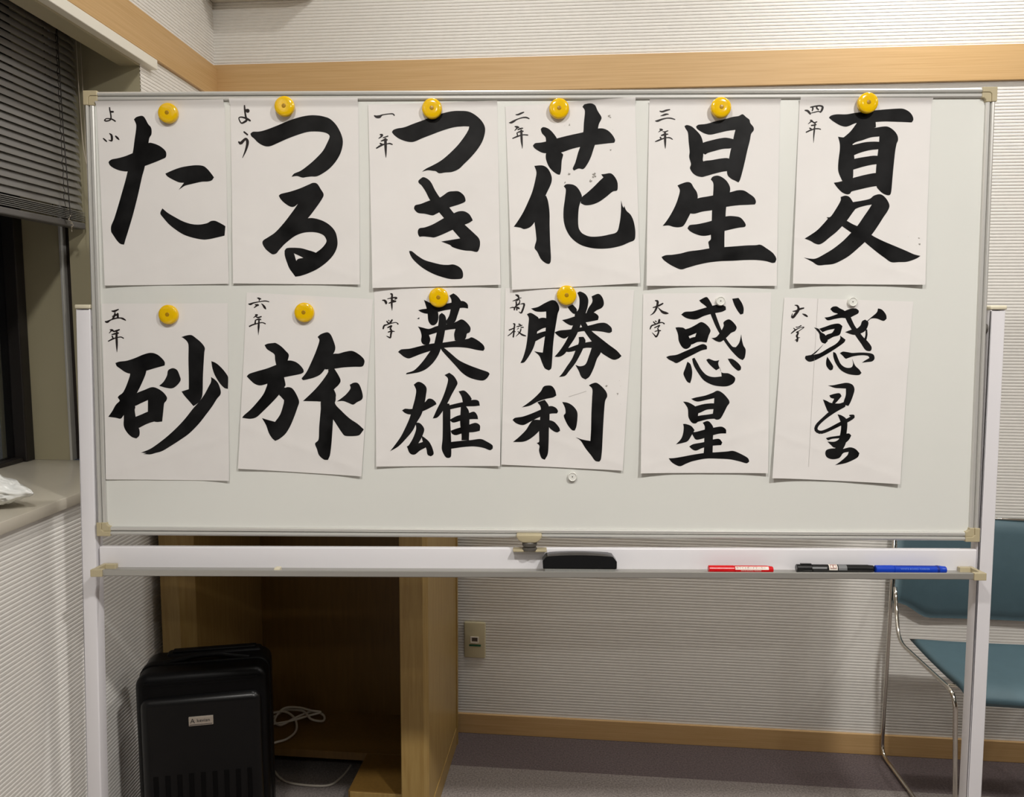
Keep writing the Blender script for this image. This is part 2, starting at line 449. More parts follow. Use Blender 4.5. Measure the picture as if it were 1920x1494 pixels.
for sx in (-1, 1):
    for sz in (-1, 1):
        bm = bmesh.new()
        def lshape(a, b_, y0):
            pts = [(a, a), (CAP + .001, a), (CAP + .001, b_), (b_ + .004, b_), (b_, b_ + .004), (b_, CAP + .001), (a, CAP + .001)]
            prism(bm, [(sx * (HW - x), sz * (HH - z)) for x, z in pts], 'y', y0, 0.019)
        lshape(-0.0012, 0.0088, -0.0092); lshape(0.0088, 0.0192, -0.0076)
        o = sp('corner_cap', bm, M['beige'])
        md = o.modifiers.new('bevel', 'BEVEL'); md.width = 0.0012; md.segments = 2; md.limit_method = 'ANGLE'
# posts
def post(u_top, u_bot, w=0.0305):
    bm = bmesh.new(); zt, zb = 0.018, -1.262
    vs = {}
    for z, u in ((zt, u_top), (zb, u_bot)):
        for x in (u - w / 2, u + w / 2):
            for y in (-0.004, 0.028): vs[(z, round(x - u, 4) > 0, y)] = bm.verts.new((x, y, z))
    V = lambda z, r, y: vs[(z, r, y)]
    for q in (((zt, 0), (zt, 1)), ((zb, 0), (zb, 1))): pass
    f = lambda *a: bm.faces.new([V(*p) for p in a])
    y0, y1 = -0.004, 0.028
    f((zt, False, y0), (zt, True, y0), (zb, True, y0), (zb, False, y0))
    f((zt, False, y1), (zt, True, y1), (zb, True, y1), (zb, False, y1))
    f((zt, False, y0), (zt, False, y1), (zb, False, y1), (zb, False, y0))
    f((zt, True, y0), (zt, True, y1), (zb, True, y1), (zb, True, y0))
    f((zt, False, y0), (zt, True, y0), (zt, True, y1), (zt, False, y1))
    f((zb, False, y0), (zb, True, y0), (zb, True, y1), (zb, False, y1))
    bmesh.ops.bevel(bm, geom=list(bm.edges), offset=0.003, segments=3, affect='EDGES', profile=0.5)
    return bm
for ut, ub in ((-0.9175, -0.9300), (0.9225, 0.9110)):
    sp('post', post(ut, ub), M['white_paint'], angle=50)
    bm = B(ut - 0.0165, ut + 0.0165, -0.006, 0.030, 0.0175, 0.0245, bevel=0.002)
    for v in bm.verts:
        if v.co.z > 0.0225: v.co.z += 0.004 * (1 - ((v.co.y - 0.012) / 0.02) ** 2)
    sp('post_cap', bm, M['cream'], angle=60)
    sg = 1 if ut > 0 else -1
    sp('pivot_bolt', lathe(bmesh.new(), [(0, sg * 0.90), (0.010, sg * 0.90), (0.010, sg * 0.910), (0, sg * 0.910)], 20, 'x', (0, 0.010, -0.02)), M['groove'])
    bm = box(bmesh.new(), ub - 0.016, ub + 0.016, -0.40, 0.125, -1.29, -1.258, bevel=0.004)
    sp('foot_bar', bm, M['white_paint'])
    for yy in (-0.37, 0.095):
        dz = math.tan(math.radians(2.25)) * yy
        sp('caster', lathe(bmesh.new(), [(0, -0.012), (0.024, -0.012), (0.027, -0.008), (0.027, 0.008), (0.024, 0.012), (0, 0.012)], 24, 'x', (ub, yy, -1.312 - dz)), M['rubber'], angle=40)
# cross bar and pen tray (it sits a touch higher on the right)
SK = 0.0034
def skew(bm):
    for v in bm.verts: v.co.z += SK * v.co.x
    return bm
sp('cross_bar', skew(B(-0.902, 0.902, 0.0, 0.014, -0.520, -0.4705, bevel=0.003, seg=3)), M['white_paint'], angle=50)
TW = 0.048
pts = [(0.0, -0.5135), (-TW + .004, -0.5135), (-TW + .003, -0.5060), (-TW, -0.5050), (-TW - .003, -0.5062), (-TW - .003, -0.5165), (-TW, -0.5185), (0.0, -0.5185)]
bm = bmesh.new(); prism(bm, pts, 'x', -0.884, 0.884); sp('pen_tray', skew(bm), M['alu_tray'], angle=40)
for sg in (-1, 1):
    bm = bmesh.new(); u0, u1 = sg * 0.868, sg * 0.892
    box(bm, min(u0, u1), max(u0, u1), -TW - .006, -TW + .005, -0.5190, -0.5040, bevel=0.0012)
    box(bm, min(sg * 0.884, u1), max(sg * 0.884, u1), -TW + .004, -0.001, -0.519, -0.5045, bevel=0.0012)
    box(bm, min(sg * 0.862, sg * 0.884), max(sg * 0.862, sg * 0.884), -0.012, -0.001, -0.519, -0.5045, bevel=0.0012)
    sp('tray_end_cap', skew(bm), M['beige'])
# locking knob under the middle of the board
bm = bmesh.new()
out = [(-0.026, 0.0), (-0.0255, -0.006), (-0.021, -0.0125), (-0.013, -0.0165), (0.013, -0.0165), (0.021, -0.0125), (0.0255, -0.006), (0.026, 0.0)]
prism(bm, [(x - 0.009, z - 0.4375) for x, z in out], 'y', -0.024, -0.004)
bmesh.ops.bevel(bm, geom=[e for e in bm.edges], offset=0.0022, segments=3, affect='EDGES', profile=0.5)
sp('lock_knob', bm, M['beige'], angle=60)
sp('knob_spring', lathe(bmesh.new(), [(0, -0.472), (0.015, -0.472), (0.015, -0.467), (0.012, -0.465), (0.015, -0.462), (0.015, -0.456), (0.012, -0.452), (0, -0.452)], 24, 'z', (-0.008, -0.010, 0)), M['groove'])
sp('knob_plate', B(-0.042, 0.027, -0.018, 0.006, -0.4745, -0.4700, bevel=0.001), M['beige'])
sp('tray_clip', B(-0.523, -0.511, -0.046, -0.030, -0.5152, -0.5035, bevel=0.002), M['cream'])
sp('tray_clip', B(0.520, 0.548, -0.046, -0.036, -0.5118, -0.5065, bevel=0.0015), M['cream'])

# ---------------------------------------------------------------- calligraphy sheets
# ink outlines in tenths of a millimetre on the board face (x right, z up, from the board's centre):
# P sheet corners, C new character, S brush outline, B brush path with half width, N pencil-brush note in the corner
INK = """P -8783,4293 -6201,4318 -6175,680 -8694,640
C
S -8035,3952 -7982,3997 -7872,4021 -7818,3983 -7753,3863 -7692,3783 -7689,3663 -7733,3583 -7755,3476 -7838,3034 -7905,2805 -7999,2428 -8106,2050 -8212,1725 -8267,1562 -8297,1464 -8372,1481 -8439,1549 -8518,1671 -8547,1725 -8544,1834 -8481,1983 -8405,2213 -8314,2510 -8238,2752 -8189,2927 -8079,3289 -8036,3530 -7992,3824
S -8563,3116 -8501,3161 -8390,3183 -8238,3223 -8071,3289 -7918,3356 -7755,3484 -7667,3481 -7544,3435 -7450,3368 -7402,3301 -7410,3207 -7483,3167 -7649,3100 -7844,3031 -8011,2980 -8177,2927 -8315,2935 -8424,2968 -8519,3022 -8559,3076
S -7427,2880 -7296,2939 -7130,2997 -6964,3029 -6799,3045 -6662,3031 -6581,2977 -6500,2883 -6442,2803 -6490,2744 -6573,2722 -6696,2717 -6862,2682 -7028,2642 -7084,2610 -7162,2557 -7097,2643 -7054,2696 -7164,2710 -7300,2772 -7395,2831
S -7503,2190 -7400,2104 -7264,2022 -7100,1936 -6936,1881 -6771,1865 -6605,1892 -6521,1935 -6438,1940 -6343,1900 -6261,1854 -6226,1832 -6246,1643 -6390,1610 -6557,1575 -6695,1567 -6887,1602 -7079,1665 -7243,1765 -7378,1874 -7485,1996 -7547,2090
N
B -8521,4202,12 -8514,4132,14 -8500,4056,14 -8496,3974,14 -8519,3936,13 -8585,3918,13 -8624,3931,14 -8590,3965,10 -8506,3962,12 -8454,3943,14 -8413,3917,14
B -8498,4101,20 -8450,4100,17
B -8658,3573,12 -8626,3544,16 -8597,3516,12
B -8531,3671,10 -8496,3639,21 -8488,3582,23 -8496,3531,18 -8551,3544,7
B -8412,3620,14 -8380,3588,21 -8349,3556,12
P -6084,4336 -3517,4334 -3513,665 -6084,685
C
S -5690,3662 -5640,3699 -5517,3704 -5380,3736 -5161,3815 -4914,3915 -4695,3983 -4504,4017 -4340,4016 -4205,3992 -4083,3944 -3962,3824 -3869,3651 -3835,3491 -3873,3305 -3957,3145 -4081,2998 -4219,2892 -4362,2820 -4480,2815 -4576,2804 -4658,2794 -4767,2826 -4876,2810 -4821,2874 -4683,2933 -4517,3053 -4379,3173 -4241,3319 -4157,3466 -4101,3599 -4141,3657 -4236,3689 -4372,3701 -4535,3693 -4727,3640 -4946,3561 -5111,3490 -5276,3421 -5359,3410 -5440,3429 -5535,3483 -5616,3563 -5677,3617
C
S -5140,2437 -5101,2472 -4908,2518 -4716,2579 -4523,2659 -4440,2691 -4359,2670 -4292,2570 -4233,2463 -4267,2369 -4392,2194 -4560,1987 -4727,1831 -4895,1628 -5035,1479 -5147,1357 -5203,1290 -5280,1271 -5354,1317 -5427,1385 -5481,1480 -5468,1547 -5363,1615 -5223,1710 -5056,1885 -4915,2060 -4803,2208 -4756,2276 -4831,2222 -4913,2222 -5022,2289 -5103,2370
S -4726,1912 -4560,1987 -4423,1987 -4259,1938 -4123,1857 -4015,1736 -3970,1587 -3972,1425 -4048,1262 -4187,1113 -4354,991 -4520,909 -4686,849 -4825,822 -4739,991 -4627,1154 -4516,1222 -4405,1303 -4294,1384 -4210,1479 -4187,1547 -4235,1641 -4344,1695 -4481,1714 -4646,1701 -4812,1642 -4951,1547 -5063,1452 -4949,1669
S -5037,1344 -4995,1393 -4871,1403 -4706,1393 -4569,1357 -4405,1303 -4268,1208 -4408,1045 -4659,1200 -4851,1290 -4955,1317
S -5037,1344 -4954,1384 -4851,1290 -4800,1140 -4711,1018 -4741,855 -4825,822 -4879,896 -4946,991 -4999,1127 -5033,1249
S -4800,1140 -4659,1200 -4406,1235 -4354,991 -4686,849 -4825,822
N
B -5799,4241,8 -5798,4183,16 -5792,4091,17 -5778,3999,19 -5764,3929,22 -5808,3891,20 -5872,3872,14 -5917,3961,11 -5877,3988,13 -5798,3972,17 -5744,3949,22 -5693,3918,17
B -5784,4118,24 -5737,4110,40
B -5816,3695,16 -5753,3644,17
B -5926,3498,16 -5887,3475,30 -5823,3536,25 -5779,3559,24 -5752,3505,30 -5766,3413,25 -5803,3304,17 -5857,3188,5
P -3321,4219 -753,4276 -679,661 -3251,594
C
S -2851,3680 -2829,3722 -2747,3754 -2598,3780 -2408,3851 -2218,3917 -2028,3990 -1838,4048 -1649,4087 -1487,4094 -1325,4080 -1190,4014 -1069,3907 -1001,3788 -996,3669 -1042,3510 -1137,3351 -1272,3192 -1408,3059 -1517,2958 -1652,2900 -1788,2889 -1911,2874 -1978,2914 -2033,2922 -2141,2933 -2256,2906 -2168,2968 -2032,3034 -1869,3127 -1706,3259 -1543,3419 -1407,3591 -1326,3723 -1309,3789 -1434,3792 -1623,3772 -1840,3711 -2057,3632 -2247,3561 -2355,3514 -2451,3488 -2573,3504 -2708,3555 -2802,3621
C
S -2327,2727 -2278,2773 -2223,2799 -2128,2754 -2061,2674 -1993,2540 -1893,2392 -1736,2231 -1614,2083 -1410,1868 -1220,1693 -1116,1585 -1092,1478 -1116,1364 -1160,1316 -1275,1337 -1384,1343 -1520,1370 -1657,1418 -1689,1451 -1875,1526 -1711,1551 -1492,1586 -1656,1774 -1818,1990 -1954,2151 -2095,2344 -2184,2513 -2265,2634 -2319,2682
S -2417,2192 -2390,2245 -2281,2272 -2117,2334 -1899,2398 -1735,2504 -1626,2520 -1518,2515 -1423,2445 -1387,2365 -1396,2311 -1518,2258 -1709,2199 -1872,2124 -1982,2070 -2050,2044 -2200,2076 -2336,2092 -2404,2151
S -2343,1734 -2310,1788 -2201,1807 -2037,1869 -1818,1990 -1627,2083 -1518,2124 -1410,2123 -1314,2070 -1260,1989 -1241,1941 -1328,1887 -1492,1828 -1656,1753 -1847,1667 -2011,1607 -2093,1613 -2229,1626 -2311,1618 -2338,1667
S -2518,1338 -2463,1330 -2341,1235 -2204,1154 -2040,1105 -1876,1067 -1740,1059 -1630,1067 -1521,1024 -1453,951 -1434,856 -1461,788 -1576,774 -1713,780 -1877,823 -2041,883 -2205,970 -2342,1072 -2451,1181 -2510,1289
N
B -3194,4000,14 -3151,3982,27 -3094,3986,29 -3044,4017,13 -2929,4037,10 -2836,4041,12 -2804,4013,13
B -3082,3633,14 -3047,3626,22 -3069,3591,16 -3115,3559,7
B -3026,3573,10 -2933,3604,12
B -3066,3507,10 -2990,3535,20 -2947,3531,13
B -2983,3542,27 -2980,3451,27 -2978,3345,23 -2975,3240,13 -2975,3184,4
B -3084,3458,16 -3048,3444,16
B -3160,3367,12 -3092,3409,18 -3013,3444,14 -2948,3454,10 -2898,3461,14 -2848,3443,12
P -590,4175 1973,4331 2111,695 -448,558
C
S 112,3732 152,3771 233,3758 314,3705 395,3612 441,3532 464,3426 518,3280 559,3240 551,3187 533,3108 520,2922 499,2842 453,2847 358,2909 277,3002 222,3135 216,3241 248,3321 221,3467 207,3573 139,3652
S -41,3414 5,3459 140,3475 301,3512 463,3559 678,3611 947,3668 1215,3736 1349,3741 1457,3693 1539,3608 1588,3516 1572,3463 1433,3450 1204,3424 949,3393 734,3346 532,3280 357,3262 168,3268 46,3321 -22,3375
S 937,4164 983,4217 1090,4232 1184,4195 1239,4084 1307,3979 1315,3931 1268,3834 1247,3741 1204,3477 1164,3345 1112,3186 1046,3053 966,2953 871,2961 777,2921 752,2961 803,3081 855,3266 908,3425 955,3663 967,3848 984,4085
S -12,3016 142,3024 237,2981 299,2896 338,2776 319,2656 226,2456 118,2202 11,1934 -84,1813 -206,1768 -287,1795 -418,1814 -342,1921 -234,2095 -126,2323 -46,2523 13,2763 29,2896
S 118,2362 226,2429 267,2309 295,2095 299,1826 311,1504 327,1221 319,1113 281,1078 205,1105 123,1181 54,1315 2,1383 7,1450 34,1558 17,1746 -3,1934 24,2148
S 1317,2846 1384,2853 1506,2866 1587,2800 1642,2693 1649,2573 1630,2525 1550,2507 1416,2400 1281,2307 1147,2254 1012,2241 917,2281 929,2388 1037,2481 1171,2601 1291,2721 1363,2787
S 576,2615 630,2655 765,2644 860,2575 934,2441 930,2361 882,2201 867,1987 874,1826 902,1745 962,1678 1098,1624 1287,1624 1477,1659 1639,1713 1691,1879 1716,2093 1719,2333 1747,2226 1769,2186 1782,2226 1823,2133 1905,2053 1961,1945 1997,1798 2007,1664 1987,1551 1884,1503 1723,1436 1506,1390 1290,1380 1100,1401 909,1463 745,1584 636,1746 580,1933 574,2148 600,2362 617,2549
N
B -380,4015,9 -334,4018,16 -280,4041,17 -226,4062,11
B -515,3859,6 -473,3862,21 -418,3891,20 -358,3924,11 -256,3956,12 -178,3961,15 -120,3938,11
B -397,3785,11 -352,3773,23 -322,3767,12
B -352,3761,15 -403,3705,7
B -340,3725,11 -291,3743,16 -246,3752,11
B -364,3660,7 -303,3684,15 -237,3693,12
B -358,3654,12 -345,3607,12
B -442,3554,11 -357,3589,15 -285,3613,12 -225,3624,11 -146,3618,12
B -273,3702,23 -270,3613,23 -264,3494,21 -254,3405,11 -254,3355,4
P 2255,4286 4825,4286 4824,642 2231,641
C
S 2955,3784 3003,3804 3097,3775 3192,3696 3274,3603 3321,3484 3340,3339 3334,3207 3336,3101 3431,3035 3353,2889 3301,2791 3220,2810 3139,2863 3084,2943 3078,2982 3095,3049 3058,3181 3065,3287 3043,3472 3024,3657 2977,3736
S 3183,3775 3230,3809 3390,3827 3576,3879 3736,3913 3895,3957 4015,3975 4094,4009 4162,3956 4230,3903 4250,3837 4313,3758 4317,3692 4270,3627 4246,3495 4202,3310 4153,3073 4104,2861 4066,2728 4038,2681 3973,2715 3892,2755 3823,2822 3808,2915 3832,3073 3868,3285 3905,3443 3934,3601 3959,3707 3794,3686 3634,3650 3474,3616 3367,3635 3272,3682 3205,3730
S 3263,3419 3343,3466 3503,3510 3663,3544 3796,3554 3957,3509 3986,3417 3880,3351 3720,3338 3560,3299 3427,3260 3374,3228 3293,3286
S 3163,2996 3336,3096 3510,3122 3697,3153 3830,3153 3939,3073 3915,2914 3728,2894 3541,2849 3381,2804 3301,2791 3193,2836
S 2833,2625 2900,2656 3021,2693 3101,2672 3157,2584 3220,2491 3238,2384 3202,2278 3124,2131 3045,1971 2967,1837 2873,1803 2765,1811 2670,1838 2549,1830 2628,1931 2720,2078 2799,2238 2851,2385 2881,2531
S 3121,2278 3238,2371 3442,2411 3656,2450 3870,2490 4030,2529 4151,2521 4260,2457 4355,2383 4389,2303 4371,2250 4251,2244 4036,2234 3795,2202 3554,2144 3339,2112 3179,2070 3071,2078
S 3490,2743 3529,2796 3622,2817 3717,2782 3812,2702 3874,2583 3865,2463 3820,2304 3801,2144 3795,1930 3782,1716 3781,1502 3784,1368 3487,1368 3472,1449 3463,1516 3510,1569 3508,1717 3523,1931 3527,2144 3537,2357 3546,2570 3539,2676
S 3043,1784 3088,1845 3236,1864 3424,1904 3611,1957 3798,2016 3933,2024 4081,1997 4163,1917 4197,1850 4179,1810 4045,1791 3830,1743 3616,1690 3455,1642 3320,1636 3185,1677 3090,1730
S 2530,1213 2611,1248 2759,1261 2921,1288 3083,1328 3298,1355 3514,1390 3729,1408 3998,1427 4213,1443 4402,1448 4496,1454 4618,1381 4742,1287 4806,1180 4786,1105 4732,1094 4597,1132 4408,1153 4192,1153 3950,1140 3707,1132 3465,1105 3249,1059 3061,1005 2926,970 2790,1019 2667,1086 2571,1159
N
B 2467,4073,10 2515,4063,17 2590,4088,17 2660,4103,10
B 2481,3980,5 2541,3998,17 2591,4013,17 2636,4013,8
B 2378,3883,7 2422,3883,20 2498,3911,16 2592,3935,12 2681,3935,13 2764,3913,9
B 2472,3723,12 2500,3711,23 2526,3711,8
B 2494,3705,14 2441,3664,4
B 2526,3676,7 2577,3673,12 2628,3692,10
B 2502,3601,13 2565,3620,21 2629,3626,10
B 2483,3561,16 2497,3536,14
B 2383,3480,9 2446,3505,16 2516,3533,13 2598,3557,10 2668,3557,12 2722,3526,8
B 2571,3661,18 2575,3592,23 2576,3498,23 2580,3404,14 2582,3342,3
P 5207,4319 7783,4296 7742,665 5127,683
C
S 5788,3937 5826,3976 5932,4002 6131,4002 6289,4027 6501,4053 6712,4078 6923,4096 7134,4108 7240,4102 7348,4050 7417,3971 7438,3892 7408,3840 7302,3846 7090,3854 6878,3860 6692,3850 6507,3840 6322,3831 6190,3778 6111,3763 6004,3792 5869,3871
S 6321,3844 6507,3856 6705,3856 6714,3751 6512,3672 6303,3568 6144,3542 6090,3556 6220,3673 6335,3830
S 5978,3569 6077,3556 6170,3568 6277,3542 6269,3358 6310,3147 6294,2936 6291,2777 6249,2645 6115,2672 6046,2778 5997,2910 5997,3095 6018,3306 6014,3437
S 6090,3556 6195,3621 6405,3686 6617,3725 6854,3763 6960,3755 7069,3684 7138,3592 7154,3500 7130,3434 7107,3303 7084,3039 7066,2776 7052,2538 7034,2445 6989,2426 6895,2458 6813,2525 6757,2604 6738,2776 6744,3027 6768,3277 6784,3462 6786,3572 6622,3554 6464,3502 6332,3463 6267,3424 6172,3490
S 6228,3397 6360,3429 6518,3462 6677,3472 6797,3467 6801,3325 6629,3309 6471,3273 6339,3226 6234,3173
S 6236,3121 6368,3152 6527,3178 6686,3199 6805,3193 6797,3040 6638,3019 6479,2983 6321,2936 6242,2909
S 5915,2672 6035,2693 6193,2738 6378,2790 6564,2835 6723,2861 6856,2855 6837,2617 6651,2591 6439,2544 6267,2499 6241,2459 6175,2446 6080,2486 5984,2579
S 6056,2393 6149,2420 6230,2393 6299,2300 6370,2180 6292,2074 6190,1928 6099,1821 5982,1701 5851,1595 5746,1507 5653,1461 5559,1480 5477,1528 5355,1574 5474,1648 5606,1742 5723,1862 5814,1968 5786,1995 5866,2008 5982,2181 6058,2327
S 6233,2274 6313,2295 6472,2321 6631,2358 6709,2419 6815,2448 6896,2419 6979,2326 7022,2219 6986,2113 6909,1994 6820,1847 6705,1674 6576,1528 6420,1381 6263,1247 6104,1148 5945,1078 5785,1059 5637,1051 5514,1121 5351,1201 5472,1180 5593,1185 5752,1266 5937,1381 6121,1528 6277,1688 6406,1834 6522,2007 6611,2140 6675,2246 6555,2225 6423,2188 6317,2141
S 6099,1821 6190,1928 6312,1861 6434,1808 6597,1714 6734,1621 6924,1527 7141,1434 7358,1340 7521,1265 7642,1233 7564,1180 7397,1121 7231,1113 7084,1113 6961,1193 6797,1314 6632,1447 6467,1581 6276,1701
N
B 5318,4078,12 5365,4069,21 5402,4034,22 5420,4007,14
B 5426,4139,12 5506,4157,14 5606,4168,15 5660,4144,21 5647,4086,21 5621,4045,14
B 5432,4025,7 5503,4042,10 5579,4060,10 5621,4045,12
B 5465,4139,16 5468,4104,16 5457,4072,12
B 5547,4151,16 5545,4121,16 5579,4095,14
B 5429,3887,12 5450,3875,22 5466,3858,11
B 5448,3870,14 5384,3817,5
B 5472,3864,12 5502,3840,15 5552,3857,11
B 5450,3787,14 5491,3793,14 5539,3802,12
B 5415,3735,12 5440,3723,15
B 5349,3655,12 5428,3693,14 5511,3720,12 5582,3725,12 5630,3713,10
B 5520,3822,14 5513,3758,14 5506,3670,16 5500,3581,12 5499,3505,7 5497,3452,2
P -8797,279 -6219,290 -6244,-3337 -8809,-3322
C
S -8554,-926 -8469,-898 -8315,-878 -8145,-823 -7976,-753 -7821,-717 -7696,-747 -7600,-821 -7538,-904 -7540,-974 -7619,-996 -7760,-1035 -7915,-1080 -8098,-1114 -8252,-1142 -8363,-1109 -8473,-1031 -8528,-990
S -8238,-1114 -7914,-1058 -7945,-1169 -8020,-1335 -8108,-1503 -8226,-1698 -8344,-1893 -8418,-2005 -8476,-2067 -8574,-2048 -8728,-2029 -8640,-1908 -8566,-1783 -8479,-1699 -8525,-1629 -8490,-1587 -8418,-1531 -8344,-1392 -8268,-1197
S -8493,-1699 -8336,-1615 -8173,-1809 -8181,-1893 -8165,-2032 -8155,-2172 -8097,-2284 -8100,-2410 -8164,-2475 -8261,-2439 -8357,-2341 -8415,-2215 -8411,-2061 -8414,-1894
S -8338,-1670 -8138,-1544 -7967,-1474 -7812,-1418 -7687,-1451 -7577,-1529 -7509,-1626 -7525,-1696 -7568,-1751 -7592,-1919 -7620,-2123 -7761,-2129 -7913,-2059 -7909,-1892 -7903,-1683 -8031,-1739 -8187,-1809 -8314,-1810
S -8179,-2033 -8037,-1976 -7881,-1914 -7727,-1919 -7618,-2058 -7620,-2123 -7760,-2120 -7930,-2171 -8101,-2256 -8170,-2200
S -7453,-1056 -7368,-1029 -7285,-1070 -7233,-1194 -7221,-1278 -7293,-1375 -7392,-1439 -7518,-1431 -7665,-1390 -7571,-1306 -7498,-1181 -7482,-1098
S -7185,-398 -7087,-365 -6975,-356 -6879,-420 -6770,-516 -6708,-612 -6719,-709 -6737,-916 -6758,-1193 -6780,-1582 -6854,-1721 -6967,-1805 -7049,-1708 -7144,-1597 -7207,-1505 -7057,-1458 -7051,-1194 -7049,-862 -7041,-558 -7076,-475 -7157,-406
S -6578,-883 -6473,-929 -6350,-1040 -6255,-1164 -6234,-1219 -6241,-1447 -6316,-1428 -6412,-1331 -6506,-1179 -6559,-1026
S -6590,-1207 -6508,-1262 -6440,-1345 -6395,-1483 -6403,-1567 -6474,-1650 -6576,-1804 -6705,-1971 -6864,-2167 -7065,-2364 -7265,-2505 -7465,-2632 -7636,-2731 -7778,-2773 -7891,-2802 -8032,-2794 -7961,-2774 -8073,-2766 -7888,-2690 -7716,-2577 -7516,-2422 -7314,-2239 -7142,-2057 -6983,-1861 -6854,-1721 -6738,-1568 -6651,-1415 -6593,-1304
N
B -8594,130,11 -8546,127,21 -8461,162,12
B -8532,107,8 -8541,45,22 -8585,-24,15
B -8591,21,8 -8527,45,18 -8471,65,16
B -8478,72,21 -8476,-3,22
B -8734,-86,14 -8695,-90,23 -8628,-52,12 -8522,-17,14 -8431,-10,12 -8376,-24,19 -8321,-55,11
B -8641,-251,11 -8599,-258,21 -8572,-286,12
B -8613,-265,14 -8667,-320,5
B -8572,-286,12 -8516,-272,18 -8456,-248,14
B -8609,-348,10 -8531,-327,18 -8475,-317,14
B -8603,-382,15 -8590,-417,14
B -8686,-483,10 -8605,-441,15 -8527,-413,11 -8429,-396,11 -8377,-420,12
B -8506,-300,19 -8516,-382,23 -8515,-486,23 -8515,-589,18 -8516,-703,4
P -5826,509 -3262,374 -3518,-3230 -6058,-3083
C
S -5480,-555 -5416,-527 -5305,-513 -5249,-513 -5139,-582 -5044,-678 -4989,-747 -5005,-843 -5048,-940 -5243,-996 -5269,-858 -5281,-747 -5349,-692 -5432,-637
S -5853,-1191 -5802,-1141 -5634,-1085 -5438,-1029 -5243,-954 -5033,-871 -4880,-884 -4770,-953 -4694,-1049 -4689,-1105 -4745,-1138 -4913,-1174 -5094,-1211 -5276,-1272 -5444,-1342 -5584,-1376 -5695,-1343 -5791,-1260
S -5415,-1300 -5094,-1203 -5068,-1327 -5069,-1382 -5140,-1466 -5211,-1577 -5367,-1744 -5538,-1911 -5665,-2023 -5792,-2057 -5959,-2038 -5916,-1982 -5788,-1871 -5646,-1717 -5517,-1550 -5445,-1384
S -5197,-1577 -5069,-1424 -4958,-1418 -4889,-1479 -4822,-1603 -4790,-1714 -4825,-1826 -4898,-2021 -4985,-2216 -5085,-2370 -5212,-2474 -5291,-2510 -5352,-2455 -5420,-2343 -5473,-2190 -5554,-2042 -5443,-2078 -5290,-2119 -5190,-1980 -5132,-1827 -5101,-1674 -5156,-1605
S -4396,-388 -4318,-327 -4193,-294 -4125,-346 -4076,-456 -4039,-580 -4046,-662 -4088,-745 -4187,-938 -4329,-1131 -4469,-1209 -4608,-1248 -4705,-1265 -4733,-1229 -4634,-1105 -4548,-939 -4448,-718 -4376,-525 -4361,-443
S -4271,-938 -4102,-745 -3963,-722 -3824,-684 -3686,-672 -3548,-744 -3452,-840 -3448,-922 -3495,-986 -3662,-992 -3883,-1006 -4078,-1034 -4244,-1048
S -4189,-1048 -4064,-1026 -3982,-1158 -3936,-1269 -3971,-1352 -4069,-1449 -4168,-1574 -4308,-1691 -4447,-1697 -4712,-1692 -4585,-1575 -4444,-1436 -4303,-1270 -4190,-1103
S -4336,-1657 -4194,-1435 -4069,-1463 -4043,-1573 -4044,-1684 -4093,-1795 -4095,-2018 -4115,-2296 -4138,-2575 -4169,-2799 -4212,-2897 -4296,-2889 -4393,-2800 -4438,-2674 -4473,-2563 -4402,-2479 -4385,-2214 -4352,-1880
S -4295,-1713 -4069,-1463 -4034,-1573 -4053,-1740 -3921,-1892 -3756,-2044 -3590,-2155 -3466,-2266 -3495,-2308 -3579,-2391 -3844,-2401 -3926,-2323 -4063,-2115 -4200,-1907
S -3749,-1356 -3665,-1315 -3582,-1323 -3527,-1406 -3482,-1572 -3502,-1655 -3600,-1710 -3684,-1761 -3780,-1725 -3891,-1689 -4016,-1698 -3918,-1628 -3820,-1545 -3736,-1434
S -5211,-1549 -5111,-1410 -5000,-1438 -5088,-1688
N
B -5611,397,7 -5580,388,18 -5543,376,12
B -5568,373,14 -5575,330,6
B -5787,275,11 -5750,272,21 -5693,296,14 -5569,321,9 -5457,336,11 -5377,321,9
B -5657,260,10 -5608,254,21 -5583,254,6
B -5620,244,15 -5677,202,9
B -5530,284,5 -5496,251,17 -5466,208,23 -5445,177,11
B -5654,58,11 -5624,52,20
B -5636,42,15 -5696,-1,6
B -5643,18,11 -5600,3,15 -5537,21,12
B -5656,-50,10 -5588,-31,16 -5548,-40,11
B -5656,-50,12 -5664,-117,18
B -5780,-176,14 -5714,-145,14 -5614,-117,11 -5521,-99,10 -5456,-123,11
B -5582,-37,15 -5589,-111,18 -5594,-185,21 -5598,-246,15 -5603,-351,2
P -3238,623 -680,598 -684,-3002 -3215,-3026
C
S -2348,153 -2265,174 -2155,188 -1935,243 -1715,298 -1496,339 -1414,331 -1345,271 -1337,189 -1441,203 -1606,183 -1826,148 -2046,93 -2183,85 -2279,112
S -2228,360 -2154,325 -2059,270 -1963,161 -1936,25 -1958,-85 -2019,-145 -2088,-139 -2142,-57 -2156,79 -2182,215
S -1715,447 -1633,494 -1564,447 -1496,366 -1469,298 -1510,175 -1551,53 -1607,-84 -1717,-125 -1827,-112 -1730,25 -1688,189 -1674,352
S -2355,-173 -2267,-194 -2129,-221 -1992,-172 -1827,-134 -1662,-111 -1565,-70 -1469,-29 -1373,-84 -1291,-193 -1305,-289 -1360,-316 -1388,-412 -1470,-467 -1608,-453 -1621,-330 -1593,-221 -1717,-235 -1855,-262 -1992,-303 -2130,-345 -2103,-440 -2131,-536 -2241,-537 -2290,-468 -2282,-359 -2309,-249
